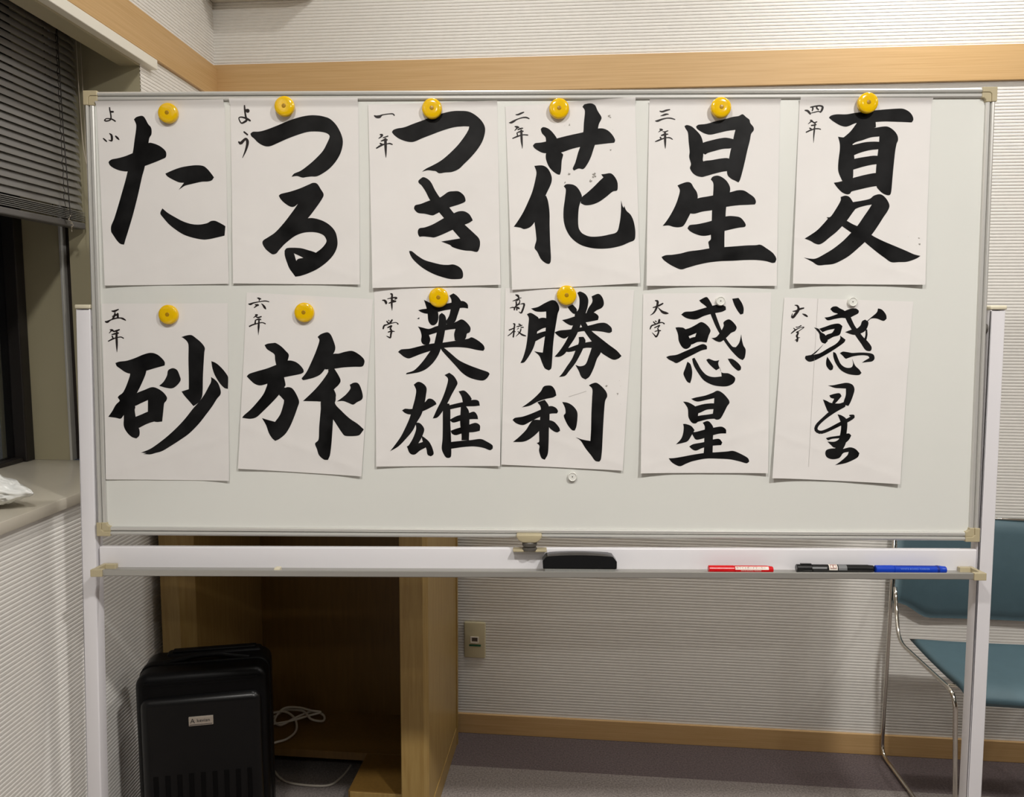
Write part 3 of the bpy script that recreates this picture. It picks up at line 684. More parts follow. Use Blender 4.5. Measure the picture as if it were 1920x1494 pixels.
S -2761,-689 -2697,-639 -2517,-620 -2324,-573 -2103,-523 -1828,-495 -1553,-453 -1333,-417 -1264,-390 -1140,-452 -1030,-543 -1003,-617 -1030,-663 -1168,-644 -1360,-604 -1580,-590 -1828,-604 -2076,-660 -2297,-729 -2436,-784 -2546,-820 -2643,-785 -2711,-730
S -1922,52 -1867,101 -1799,39 -1777,-84 -1799,-221 -1828,-385 -1869,-550 -1939,-742 -2050,-907 -2188,-1031 -2327,-1095 -2465,-1123 -2603,-1143 -2589,-1115 -2437,-1059 -2284,-908 -2159,-742 -2048,-577 -1993,-386 -1951,-194 -1931,-57
S -1911,-577 -1828,-604 -1691,-714 -1526,-851 -1333,-947 -1113,-1029 -934,-1091 -901,-1130 -948,-1207 -1031,-1262 -1168,-1249 -1334,-1194 -1471,-1098 -1609,-947 -1774,-769 -1870,-659
S -2371,-17 -2321,11 -2327,-25
C
S -2686,-1876 -2622,-1842 -2497,-1847 -2358,-1805 -2219,-1708 -2150,-1638 -2067,-1646 -1998,-1707 -1984,-1749 -2081,-1804 -2220,-1874 -2387,-1936 -2525,-1958 -2622,-1931
S -2444,-1349 -2356,-1294 -2259,-1326 -2185,-1417 -2197,-1569 -2233,-1763 -2290,-1957 -2388,-2124 -2472,-2291 -2612,-2459 -2766,-2613 -2934,-2711 -2835,-2585 -2709,-2404 -2610,-2209 -2526,-2014 -2455,-1764 -2413,-1598 -2398,-1459
S -2416,-2124 -2319,-2138 -2236,-2249 -2264,-2374 -2334,-2514 -2432,-2625 -2585,-2640 -2473,-2458 -2402,-2263
S -2591,-2612 -2501,-2570 -2335,-2541 -2196,-2499 -2126,-2541 -2196,-2624 -2322,-2695 -2433,-2779 -2530,-2751
S -2292,-2388 -2195,-2457 -2126,-2527 -2071,-2638 -2044,-2763 -2100,-2814 -2169,-2778 -2196,-2652 -2265,-2513
S -1816,-1154 -1720,-1107 -1623,-1181 -1555,-1305 -1582,-1388 -1666,-1540 -1749,-1706 -1846,-1873 -1958,-2012 -2060,-2040 -1971,-1845 -1873,-1651 -1790,-1430 -1748,-1237
S -1846,-1734 -1721,-1734 -1700,-1872 -1701,-2122 -1690,-2372 -1683,-2622 -1691,-2817 -1753,-2846 -1808,-2818 -1877,-2665 -1862,-2456 -1856,-2178 -1855,-1928
S -1533,-1484 -1417,-1470 -1320,-1553 -1265,-1636 -1307,-1705 -1445,-1719 -1472,-1595
S -1749,-1775 -1583,-1733 -1390,-1691 -1224,-1655 -1127,-1677 -1100,-1773 -1224,-1787 -1418,-1794 -1611,-1830 -1722,-1858
S -1487,-1788 -1390,-1774 -1321,-1899 -1313,-2176 -1322,-2481 -1474,-2482 -1474,-2371 -1501,-2149 -1495,-1927
S -1722,-2066 -1556,-1982 -1363,-1940 -1224,-1898 -1155,-1967 -1136,-2050 -1280,-2051 -1473,-2079 -1640,-2121
S -1695,-2288 -1585,-2246 -1391,-2190 -1197,-2125 -1100,-2175 -1100,-2286 -1225,-2314 -1419,-2329 -1585,-2377 -1668,-2349
S -1877,-2581 -1724,-2525 -1502,-2496 -1280,-2476 -1086,-2453 -962,-2502 -843,-2577 -837,-2646 -893,-2680 -1031,-2633 -1225,-2606 -1447,-2621 -1641,-2650 -1835,-2679
N
B -3071,354,8 -3023,347,21 -2996,306,26 -2999,279,10
B -2964,381,7 -2892,398,11 -2816,408,16 -2778,398,14 -2816,374,11
B -2937,296,11 -2872,316,15 -2806,334,18
B -2898,480,15 -2874,470,18 -2878,388,21 -2882,286,19 -2879,218,15 -2877,146,3
B -2858,347,17 -2817,334,15
B -2982,-73,14 -2951,-110,15
B -2947,-49,10 -2933,-66,7
B -2878,-45,17 -2909,-90,19 -2937,-110,10
B -3058,-217,16 -3037,-158,18 -2979,-138,12 -2896,-110,10 -2799,-93,8 -2758,-124,14
B -2965,-196,12 -2924,-179,18 -2889,-165,16 -2924,-230,10
B -2956,-288,11 -2897,-271,15 -2832,-274,8
B -2904,-227,16 -2890,-274,19 -2904,-336,18 -2912,-398,15 -2946,-391,14 -2991,-367,5
P -584,598 1999,558 1805,-3085 -662,-2974
C
S -69,190 73,223 209,299 359,359 455,313 502,191 470,82 443,-81 404,-327 378,-573 365,-819 347,-1011 298,-1055 215,-1012 160,-902 104,-765 0,-669 104,-688 173,-696 199,-491 226,-272 238,-54 237,131 128,123 19,136
S -151,76 -77,103 19,54 88,-14 69,-191 43,-382 -6,-573 -88,-738 -197,-889 -279,-908 -225,-793 -170,-601 -138,-382 -122,-164 -112,0
S 19,-41 156,6 293,-13 321,-190 184,-204 48,-278
S 21,-341 185,-272 294,-259 294,-341 185,-382 7,-478
S 668,224 769,273 851,178 844,83 784,88 715,151
S 863,504 917,531 1026,477 1082,368 1069,219 1029,83 976,-108 894,-108 811,55 892,191 904,382
S 1149,436 1285,485 1367,409 1396,287 1355,206 1247,151 1139,69 1030,56 1083,192 1164,328
S 558,-40 675,-13 839,42 1029,96 1193,110 1289,42 1281,-39 1140,-67 922,-108 758,-149 649,-108
S 409,-286 513,-250 704,-231 922,-189 1140,-140 1304,-99 1440,-102 1550,-189 1564,-270 1510,-298 1360,-271 1169,-257 923,-271 732,-340 623,-408 541,-395 459,-340
S 812,-81 949,-80 895,-244 815,-408 706,-572 625,-709 516,-778 412,-778 515,-655 624,-490 705,-326 772,-162
S 922,-108 1031,-80 1141,-244 1306,-380 1499,-530 1664,-652 1761,-761 1693,-816 1597,-836 1474,-776 1336,-680 1198,-516 1032,-298
S 583,-641 734,-586 925,-517 1116,-476 1280,-462 1363,-571 1336,-708 1269,-817 1202,-1009 1121,-1174 1040,-1237 957,-1188 901,-1065 832,-941 928,-969 1037,-927 1104,-763 1158,-598 1035,-599 844,-654 680,-682
S 896,-380 992,-375 1034,-462 980,-626 899,-791 818,-928 709,-1065 628,-1162 504,-1189 573,-1107 654,-983 763,-818 843,-626 897,-490
C
S 184,-1391 244,-1363 354,-1369 423,-1451 452,-1561 383,-1603 246,-1631 81,-1686 -84,-1770 -249,-1806 -139,-1729 -2,-1618 135,-1479
S -436,-2062 -387,-2020 -221,-1991 -29,-1922 164,-1838 329,-1777 439,-1809 486,-1878 467,-1925 330,-1934 110,-2004 -83,-2102 -221,-2166 -359,-2130
S 67,-1700 218,-1650 301,-1782 316,-2003 304,-2253 300,-2530 284,-2753 224,-2873 155,-2837 107,-2698 112,-2587 57,-2531 106,-2503 105,-2281 124,-2032 136,-1810
S -28,-2074 137,-2059 138,-2226 56,-2337 -82,-2448 -220,-2505 -427,-2511 -303,-2408 -165,-2268
S 303,-2059 413,-2100 510,-2210 533,-2279 470,-2313 387,-2280 303,-2197
S 571,-1693 686,-1712 797,-1781 874,-1891 881,-2029 860,-2195 828,-2273 772,-2265 689,-2168 619,-2030 605,-1961 638,-1919 626,-1809
S 1109,-1353 1177,-1317 1260,-1303 1356,-1366 1453,-1475 1481,-1572 1441,-1668 1423,-1834 1405,-2165 1393,-2442 1382,-2692 1361,-2859 1329,-2906 1246,-2887 1162,-2776 1051,-2638 953,-2486 851,-2411 994,-2458 1146,-2485 1158,-2249 1163,-1917 1174,-1614 1178,-1435
N
B -374,461,12 -333,444,23 -316,411,14
B -438,339,5 -367,363,14 -312,394,12 -261,404,5
B -380,322,8 -312,370,10 -295,329,11 -319,275,16 -360,261,16
B -363,309,15 -366,241,16 -394,207,15 -404,166,15
B -489,200,7 -442,213,11 -407,207,14
B -359,220,14 -353,162,14
B -339,207,21 -312,193,18
B -346,247,7 -284,278,5 -209,282,19 -216,220,18 -240,152,19 -267,101,16 -311,125,5
B -420,-117,12 -396,-127,15 -406,-202,15 -413,-291,16 -423,-380,15
B -506,-243,12 -454,-223,12 -393,-195,10
B -420,-257,11 -468,-312,11 -533,-359,7
B -406,-270,14 -386,-274,10
B -311,-124,12 -283,-134,12
B -355,-175,8 -297,-161,12 -249,-147,10
B -345,-229,5 -317,-202,8
B -222,-188,11 -270,-188,10
B -269,-216,10 -283,-270,14 -324,-325,10 -372,-369,4
B -331,-270,7 -297,-298,12 -242,-338,18 -177,-359,12
P 2181,491 4734,514 4733,-3121 2165,-3133
C
S 2947,72 3022,126 3185,140 3374,194 3563,248 3725,276 3834,235 3841,168 3755,127 3565,91 3404,45 3269,-18 3160,-23 3038,9
S 3303,357 3438,424 3493,384 3562,262 3633,86 3705,-104 3775,-267 3874,-430 3985,-566 4053,-579 4119,-484 4156,-320 4172,-429 4201,-538 4249,-633 4234,-783 4194,-838 4112,-797 3987,-675 3876,-539 3764,-375 3652,-185 3567,5 3496,167 3427,248 3345,308
S 3799,-77 3893,-22 3975,-63 4058,-171 4033,-253 3952,-294 3872,-375 3752,-471 3657,-457 3561,-398 3655,-376 3735,-280 3801,-158
S 3961,390 4088,406 4157,303 4195,195 4189,92 4135,73 4079,141 4009,262
S 2837,-187 2918,-181 3028,-213 3112,-377 3154,-485 3142,-567 3061,-617 2979,-581 2909,-459 2888,-323
S 2946,-241 3109,-200 3244,-132 3351,-77 3461,-131 3539,-240 3505,-349 3467,-485 3358,-471 3222,-485 3234,-376 3260,-295 3165,-336 3030,-390
S 3085,-417 3221,-376 3384,-376 3453,-485 3304,-472 3169,-526 3087,-513
S 2660,-781 2723,-754 2872,-732 3035,-663 3224,-581 3386,-518 3468,-553 3475,-621 3361,-649 3199,-731 3037,-813 2875,-901 2793,-868 2710,-828
S 3087,-873 3148,-922 3185,-1059 3179,-1196 3148,-1306 3085,-1273 3015,-1141 3014,-1087 3045,-1004
S 3179,-813 3227,-791 3289,-895 3368,-1031 3478,-1140 3615,-1181 3779,-1167 3763,-1057 3726,-948 3777,-1085 3914,-1106 4037,-1180 4047,-1248 3999,-1317 3891,-1364 3755,-1367 3591,-1337 3426,-1250 3314,-1113 3216,-949
S 3465,-834 3514,-812 3637,-853 3724,-839 3706,-907 3735,-1003 3667,-1044 3598,-989 3515,-908
S 3894,-811 3990,-816 4100,-893 4161,-974 4157,-1035 4103,-1051 4020,-988 3951,-907
C
S 3173,-1621 3268,-1593 3458,-1552 3607,-1496 3702,-1455 3812,-1509 3924,-1633 3944,-1701 3899,-1770 3833,-1908 3767,-2018 3685,-2041 3603,-1991 3626,-1798 3637,-1606 3487,-1639 3324,-1676 3242,-1662
S 3010,-1677 3105,-1690 3216,-1745 3327,-1841 3315,-1951 3330,-2047 3276,-2117 3194,-2103 3124,-1993 3108,-1828 3065,-1745
S 3216,-1786 3407,-1730 3570,-1711 3680,-1716 3654,-1826 3491,-1840 3328,-1910 3245,-1882
S 3206,-2020 3329,-1965 3520,-1937 3683,-1908 3712,-2018 3521,-2033 3358,-2075 3249,-2103
S 3017,-2131 3071,-2131 3182,-2172 3251,-2255 3198,-2352 3118,-2477 3009,-2519 2880,-2547 2980,-2436 3020,-2325 3031,-2200
S 3184,-2297 3279,-2291 3470,-2240 3661,-2198 3797,-2184 3880,-2238 3888,-2321 3745,-2327 3555,-2378 3391,-2434 3282,-2448 3226,-2379
S 3413,-2102 3508,-2069 3577,-2115 3628,-2212 3624,-2433 3621,-2737 3438,-2752 3448,-2572 3449,-2295 3455,-2185
S 3147,-2587 3229,-2540 3420,-2503 3611,-2447 3747,-2432 3812,-2501 3791,-2557 3613,-2571 3422,-2614 3286,-2670 3203,-2642
S 2733,-2830 2849,-2824 3013,-2796 3232,-2753 3478,-2716 3697,-2704 3916,-2686 4039,-2675 4191,-2735 4330,-2817 4359,-2887 4304,-2923 4167,-2887 3974,-2847 3727,-2834 3480,-2835 3234,-2884 3098,-2934 2975,-2990 2878,-2963 2795,-2908
N
B 2383,211,10 2443,230,15 2516,260,18 2576,293,14
B 2427,351,11 2472,333,23 2467,266,21 2453,211,21 2420,139,18 2378,90,12 2330,60,4
B 2486,211,7 2529,163,15 2579,121,26 2640,102,25 2688,96,9
B 2393,-74,11 2430,-111,14
B 2429,-56,9 2450,-71,12
B 2511,-37,21 2502,-86,21
B 2328,-217,11 2357,-153,16 2424,-129,12 2496,-98,15 2569,-86,10 2609,-110,14
B 2419,-190,11 2473,-165,12 2518,-144,12 2480,-208,9
B 2426,-266,9 2486,-250,11 2538,-250,12
B 2480,-214,12 2502,-256,16 2484,-323,17 2451,-372,17 2421,-342,12 2371,-290,4
P 4995,414 7554,335 7382,-3327 4812,-3215
C
S 5806,17 5900,31 6034,77 6167,131 6300,186 6421,199 6484,159 6478,105 6385,51 6279,5 6144,10 6009,-12 5875,-39
S 5918,185 5962,231 6043,239 6111,199 6193,158 6304,64 6361,-44 6418,-152 6502,-260 6586,-369 6683,-463 6753,-558 6756,-626 6716,-653 6634,-626 6549,-504 6451,-369 6352,-220 6268,-85 6197,37 6060,96 5979,123
S 6555,-57 6616,-22 6679,-71 6674,-152 6623,-247 6530,-301 6396,-328 6224,-274 6339,-228 6446,-206 6525,-139
S 6631,-71 6736,24 6841,119 6865,200 6947,173 7025,78 7041,-3 6980,-49 6844,-3 6737,-3 6671,-57
S 6630,-220 6662,-220 6671,-328 6648,-450 6601,-423 6628,-341
S 5604,-181 5691,-207 5747,-275 5829,-329 5886,-451 5834,-506 5765,-479 5723,-397 5707,-302
S 5704,-207 5825,-167 5958,-120 6093,-104 6170,-153 6150,-234 6113,-329 5992,-370 5859,-438 5778,-424 5856,-329 5963,-288 6015,-207 5881,-234 5774,-275
S 6126,-342 6237,-424 6211,-478 6105,-560 5946,-669 5786,-764 5626,-846 5518,-866 5441,-806 5448,-751 5515,-738 5569,-724 5701,-615 5807,-506 5768,-560 5649,-696 5596,-729 5731,-696 5890,-601 6050,-505 6128,-410
S 5881,-764 5938,-846 6003,-954 5996,-1023 5943,-1036 5873,-955 5862,-859
S 5995,-669 6050,-696 6099,-804 6156,-913 6252,-981 6361,-981 6399,-913 6377,-804 6441,-940 6524,-1021 6572,-1089 6527,-1130 6419,-1131 6283,-1104 6145,-1022 6047,-886 6003,-764
S 6131,-695 6189,-663 6284,-673 6379,-689 6541,-681 6703,-689 6799,-721 6823,-803 6776,-857 6682,-871 6574,-885 6627,-844 6720,-789 6692,-749 6570,-735 6408,-755 6301,-790 6247,-804 6192,-750
C
S 5910,-1345 6019,-1337 6153,-1309 6288,-1289 6398,-1327 6441,-1417 6417,-1540 6367,-1678 6329,-1754 6274,-1738 6231,-1678 6268,-1541 6270,-1404 6156,-1399 6047,-1391
S 5817,-1625 5891,-1652 5974,-1693 6137,-1706 6231,-1678 6274,-1733 6167,-1802 6007,-1898 5924,-1871 5882,-1789
S 5943,-1542 6050,-1509 6145,-1500 6187,-1555 6135,-1624 6056,-1706 6001,-1692 6040,-1610 5971,-1591
S 6116,-1925 6198,-1947 6295,-2021 6318,-2144 6304,-2337 6295,-2503 6231,-2641 6139,-2752 6055,-2669 6132,-2503 6181,-2310 6189,-2117
S 5893,-2408 5993,-2380 6182,-2351 6344,-2309 6400,-2351 6348,-2447 6242,-2530 6080,-2600 5997,-2545 5927,-2477 6077,-2476 6184,-2407 6021,-2421 5940,-2449
S 5887,-2711 5918,-2642 6053,-2614 6217,-2627 6380,-2591 6490,-2626 6568,-2708 6535,-2791 6415,-2861 6280,-2917 6090,-2954 6197,-2876 6330,-2751 6355,-2682 6247,-2710 6168,-2807 6032,-2835 5922,-2794
B 6233,-1747,38 6033,-1857,44 5847,-2009,33 5714,-2147,33 5695,-2243,33 5786,-2290,33 5934,-2242,33 6149,-2131,38 6337,-2034,38 6430,-1965,33 6361,-1946,14
N
B 5210,261,7 5258,252,18 5284,204,23 5273,149,27 5226,82,27 5179,22,25 5152,34,15 5165,95,5
B 5170,140,6 5243,149,18 5314,185,20 5386,204,14
B 5368,89,7 5420,65,21 5460,40,16
B 5244,-175,9 5287,-175,9 5341,-147,12
B 5197,-199,9 5228,-227,11
B 5148,-302,9 5216,-245,14 5282,-205,9 5347,-181,7 5402,-178,9 5348,-220,7 5283,-266,9 5253,-281,12
B 5277,-275,22 5284,-305,18 5261,-354,21 5280,-390,18 5269,-451,22
B 5268,-390,12 5322,-384,6
B 5230,-439,7 5268,-415,12"""
def nums(s): return [tuple(float(v) * 1e-4 for v in p.split(',')) for p in s.split()]
SHEETS = []
NOTE1 = (2, 2, 1, 2, 3, 5, 5, 6, 5, 8, 3, 3)          # brush strokes in the upper character of each corner note
for ln in INK.strip().splitlines():
    k = ln[0]
    if k == 'P': SHEETS.append(dict(c=nums(ln[2:]), g=[]))
    elif k == 'C': SHEETS[-1]['g'].append(('brush_character', []))
    elif k == 'N': SHEETS[-1]['g'].append(('corner_note', []))
    elif k == 'S': SHEETS[-1]['g'][-1][1].append(('S', nums(ln[2:])))
    elif k == 'B' and SHEETS[-1]['g'][-1][0] == 'corner_note' and len(SHEETS[-1]['g'][-1][1]) == NOTE1[len(SHEETS) - 1] and not SHEETS[-1].get('n2'):
        SHEETS[-1]['n2'] = True; SHEETS[-1]['g'].append(('corner_note', [('B', nums(ln[2:]))]))
    elif k == 'B': SHEETS[-1]['g'][-1][1].append(('B', nums(ln[2:])))

def smooth_closed(P, step=0.0016):
    """Catmull-Rom through the outline, keeping sharp corners sharp"""
    n = len(P); A = np.array(P)
    corner = []
    for i in range(n):
        a = A[i] - A[i - 1]; b = A[(i + 1) % n] - A[i]
        ca = (a @ b) / (np.linalg.norm(a) * np.linalg.norm(b) + 1e-12)
        corner.append(ca < 0.45)
    out = []
    for i in range(n):
        p1, p2 = A[i], A[(i + 1) % n]
        p0 = p1 - (p2 - p1) if corner[i] else A[i - 1]
        p3 = p2 + (p2 - p1) if corner[(i + 1) % n] else A[(i + 2) % n]
        L = np.linalg.norm(p2 - p1); m = max(1, int(L / step))
        m1 = (p2 - p0) / 2; m2 = (p3 - p1) / 2
        for v in (m1, m2):
            q = np.linalg.norm(v)
            if q > L * 1.2: v *= L * 1.2 / q
        for k in range(m):
            t = k / m
            out.append(p1 * (2 * t ** 3 - 3 * t ** 2 + 1) + m1 * (t ** 3 - 2 * t ** 2 + t) + p2 * (-2 * t ** 3 + 3 * t ** 2) + m2 * (t ** 3 - t ** 2))
    return [tuple(p) for p in out]

def brush_polys(P):
    """a brush path as overlapping convex pieces"""
    pts = catmull([(x, y, w) for x, y, w in P], 5); polys = []
    for q, p in enumerate(pts):
        if q % 2 == 0 or q == len(pts) - 1:
            r = max(p.z, 0.00025)
            polys.append([(p.x + r * math.cos(t * math.pi / 5), p.y + r * math.sin(t * math.pi / 5)) for t in range(10)])
    for a, b in zip(pts, pts[1:]):
        d = Vector((b.x - a.x, b.y - a.y))
        if d.length < 1e-6: continue
        d.normalize(); nx, ny = -d.y, d.x
        ra, rb = max(a.z, 0.00025), max(b.z, 0.00025)
        polys.append([(a.x + nx * ra, a.y + ny * ra), (a.x - nx * ra, a.y - ny * ra), (b.x - nx * rb, b.y - ny * rb), (b.x + nx * rb, b.y + ny * rb)])
    return polys

def inside(C, poly):
    P = np.array(poly); Q = np.roll(P, -1, axis=0); w = np.zeros(len(C), int)
    for (x0, y0), (x1, y1) in zip(P, Q):
        cr = (x1 - x0) * (C[:, 1] - y0) - (y1 - y0) * (C[:, 0] - x0)
        w += ((y0 <= C[:, 1]) & (y1 > C[:, 1]) & (cr > 0)).astype(int)
        w -= ((y0 > C[:, 1]) & (y1 <= C[:, 1]) & (cr < 0)).astype(int)
    return w != 0

def fill(polys, grid=0.006):
    V, E = [], []
    lo = np.min([np.min(p, axis=0) for p in polys], axis=0); hi = np.max([np.max(p, axis=0) for p in polys], axis=0)
    for p in polys:
        b = len(V); V += [Vector(q) for q in p]; E += [(b + i, b + (i + 1) % len(p)) for i in range(len(p))]
    if grid:
        for x in np.arange(lo[0], hi[0], grid):
            for y in np.arange(lo[1], hi[1], grid): V.append(Vector((float(x), float(y))))
    ov, oe, of, *_ = delaunay_2d_cdt(V, E, [], 0, 1e-6)
    ov = np.array([tuple(v) for v in ov]); of = np.array([f for f in of if len(f) == 3])
    C = ov[of].mean(axis=1); keep = np.zeros(len(C), bool)
    for p in polys:
        P = np.array(p); m = (C[:, 0] >= P[:, 0].min()) & (C[:, 0] <= P[:, 0].max()) & (C[:, 1] >= P[:, 1].min()) & (C[:, 1] <= P[:, 1].max()) & ~keep
        if m.any():
            idx = np.nonzero(m)[0]; keep[idx[inside(C[idx], p)]] = True
    of = of[keep]
    used, inv = np.unique(of, return_inverse=True)
    return ov[used], inv.reshape(-1, 3)

# lift of each sheet off the board in millimetres: base, bottom edge, left edge, right edge
LIFT = [(0.6, 3.5, 3.0, 0.6), (0.8, 3.5, 1.5, 1.5), (0.9, 5.0, 4.5, 1.5), (0.9, 4.5, 3.0, 2.0), (0.7, 5.5, 4.0, 1.5), (0.7, 6.5, 4.5, 2.0),
        (0.5, 2.5, 0.8, 3.0), (0.7, 4.0, 1.5, 2.0), (0.5, 4.0, 1.0, 2.0), (1.0, 3.5, 1.0, 2.0), (0.6, 5.5, 4.0, 2.0), (0.6, 6.0, 5.0, 2.0)]
SHEET_LABEL = [
    'white sheet brushed with a single large hiragana character, top row beside the left frame',
    'white sheet with two hiragana characters, second from the left in the top row',
    'white sheet with two hiragana characters and a one-stroke grade note, third in the top row',
    'white sheet with the flower character and ink specks, fourth in the top row',
    'white sheet with the big star character, fifth in the top row',
    'white sheet with the summer character, rightmost in the top row',
    'white sheet with the sand character, leftmost in the bottom row',
    'tilted white sheet with the travel character, second in the bottom row',
    'white sheet with the two hero characters, third in the bottom row',
    'white sheet with the two victory characters, fourth in the bottom row',
    'white sheet with two upright planet characters under a white magnet, fifth in bottom row',
    'tilted white sheet with flowing cursive planet characters, rightmost in the bottom row']
def sheet_fn(i):
    c = [np.array(q) for q in SHEETS[i]['c']]; b0, bl, ll, rl = LIFT[i]
    TL, TR, BRc, BL = c
    def uv(p, q): return (1 - q) * ((1 - p) * TL + p * TR) + q * ((1 - p) * BL + p * BRc)
    def inv(u, v):
        p = q = 0.5
        for _ in range(6):
            f = uv(p, q) - np.array((u, v))
            jp = (1 - q) * (TR - TL) + q * (BRc - BL); jq = (1 - p) * (BL - TL) + p * (BRc - TR)
            D = jp[0] * jq[1] - jp[1] * jq[0]
            p -= (f[0] * jq[1] - f[1] * jq[0]) / D; q -= (jp[0] * f[1] - jp[1] * f[0]) / D
        return p, q
    def lift(p, q):
        qq = min(max(q, 0), 1); pp = min(max(p, 0), 1)
        z = b0 + bl * qq ** 2.2 * (0.45 + 0.55 * abs(2 * pp - 1) ** 1.5)
        z += ll * max(0, 1 - pp / 0.28) ** 2 * (0.25 + 0.75 * qq) + rl * max(0, (pp - 0.72) / 0.28) ** 2 * (0.3 + 0.7 * qq)
        n = noise.noise(Vector((pp * 3.1 + i * 7.3, qq * 4.3, i * 1.7))) * 1.1 + noise.noise(Vector((pp * 8 + i, qq * 11, 3.1))) * 0.35
        z += n * (0.25 + 0.75 * min(1, qq * 1.4))
        # soft diagonal crease near a lower corner
        cr = (qq - 0.86) + (0.5 - pp if i % 2 else pp - 0.5) * 0.22
        z += 0.5 * math.exp(-(cr / 0.02) ** 2) * (1 if qq > 0.6 else 0)
        # the top of a sheet rides up over the inner ridge of the frame
        k = min(1, max(0, (uv(pp, qq)[1] - 0.4215) / 0.0075)); z += 6.6 * k * k * (3 - 2 * k)
        return max(z, 0.35) * 1e-3
    return uv, inv, lift

for i, sh in enumerate(SHEETS):
    uv, inv, lift = sheet_fn(i)
    c0 = uv(0.5, 0.0)
    NX, NY = 44, 62
    V = []; F = []
    for b in range(NY + 1):
        for a in range(NX + 1):
            p, q = a / NX, b / NY; u = uv(p, q); V.append((u[0] - c0[0], -lift(p, q), u[1] - c0[1]))
    for b in range(NY):
        for a in range(NX):
            k = b * (NX + 1) + a; F.append((k, k + 1, k + NX + 2, k + NX + 1))
    me = bpy.data.meshes.new('calligraphy_sheet'); me.from_pydata(V, [], F); me.update()
    root = link('calligraphy_sheet', me, M['paper'], smooth=True)
    root.matrix_world = BM @ Matrix.Translation((c0[0], 0, c0[1]))
    tag(root, SHEET_LABEL[i], 'calligraphy sheet', 'calligraphy sheets on the whiteboard')
    for nm, strokes in sh['g']:
        polys = []
        for k, P in strokes:
            polys += [smooth_closed(P)] if k == 'S' else brush_polys(P)
        note = nm == 'corner_note'
        vv, ff = fill(polys, None if note else 0.006)
        VV = []
        for u, v in vv:
            p, q = inv(u, v); VV.append((u - c0[0], -lift(p, q) - 0.00030, v - c0[1]))
        me = bpy.data.meshes.new(nm); me.from_pydata(VV, [], [tuple(int(t) for t in f) for f in ff]); me.update()
        link(nm, me, M['ink_thin'] if note else M['ink'], root, smooth=True)
    extra = []
    if i == 3: extra = [(0.80, 0.09, .0035), (0.82, 0.16, .0015), (0.80, 0.27, .0022), (0.49, 0.12, .002), (0.45, 0.125, .0012), (0.475, 0.385, .003), (0.67, 0.40, .006), (0.645, 0.43, .004), (0.44, 0.43, .002), (0.86, 0.21, .001)]
    if i == 9: extra = [(0.93, 0.50, .0015), (0.94, 0.53, .001), (0.83, 0.535, .003), (0.92, 0.575, .0022), (0.95, 0.63, .0012)]
    if i == 5: extra = [(0.865, 0.74, .001), (0.945, 0.745, .002), (0.95, 0.78, .0022), (0.93, 0.79, .0012)]
    if i == 2: extra = [(0.175, 0.46, .0008)]
    if extra:
        bm = bmesh.new(); rg = random.Random(i)
        for p, q, r in extra:
            for s_ in range(5 if r > .0018 else 1):
                pp, qq = p + rg.uniform(-1, 1) * r * 2.2, q + rg.uniform(-1, 1) * r * 1.8
                rr = r * rg.uniform(.25, .5); u = uv(pp, qq)
                vs = [bm.verts.new((u[0] + rr * math.cos(t * .785) * rg.uniform(.6, 1.2) - c0[0], -lift(pp, qq) - .00035, u[1] + rr * math.sin(t * .785) * rg.uniform(.6, 1.2) - c0[1])) for t in range(8)]
                bm.faces.new(vs)
        obj('ink_speck', bm, M['smudge'], root)['kind'] = 'stuff'
    if i in (9, 11):
        a, b, w = ((0.53, 0.60), (0.67, 0.565), .0003) if i == 9 else ((0.262, 0.0), (0.285, 0.93), .00022)
        bm = bmesh.new(); prev = None
        for k in range(41):
            t = k / 40; p = a[0] + (b[0] - a[0]) * t; q = a[1] + (b[1] - a[1]) * t; u = uv(p, q); y = -lift(p, q) - .0003
            off = (0, w) if i == 9 else (w, 0)
            cur = (bm.verts.new((u[0] - off[0] - c0[0], y, u[1] - off[1] - c0[1])), bm.verts.new((u[0] + off[0] - c0[0], y, u[1] + off[1] - c0[1])))
            if prev: bm.faces.new((prev[0], prev[1], cur[1], cur[0]))
            prev = cur
        obj('pencil_line', bm, M['pencil'], root)

# ---------------------------------------------------------------- magnets
YEL = [(-731.6, 405.3, 0), (-496.2, 416.0, 1), (-204.0, 411.8, 2), (47.2, 410.9, 3), (364.1, 410.8, 4), (649.2, 418.6, 5),
       (-741.7, 5.7, 6), (-464.7, 10.3, 7), (-192.7, 40.6, 8), (64.3, 45.1, 9)]
YLAB = ['sheet with the single hiragana character', 'second sheet of the top row', 'third sheet of the top row', 'flower character sheet', 'big star character sheet',
        'summer character sheet', 'sand character sheet', 'travel character sheet', 'hero characters sheet', 'victory characters sheet']
def disc_magnet():
    r = 0.0198
    return lathe(bmesh.new(), [(0, 0.0), (r - .0015, 0.0), (r, -0.0012), (r, -0.0062), (r - .0006, -0.0078), (r - .0022, -0.0090), (r - .0050, -0.0098), (0.011, -0.0102), (0.0062, -0.0102), (0, -0.0102)], 56, 'y')
def core_bm():
    return lathe(bmesh.new(), [(0, -0.0098), (0.0042, -0.0098), (0.0042, -0.01032), (0.0034, -0.0105), (0, -0.0106)], 20, 'y')
root0 = None
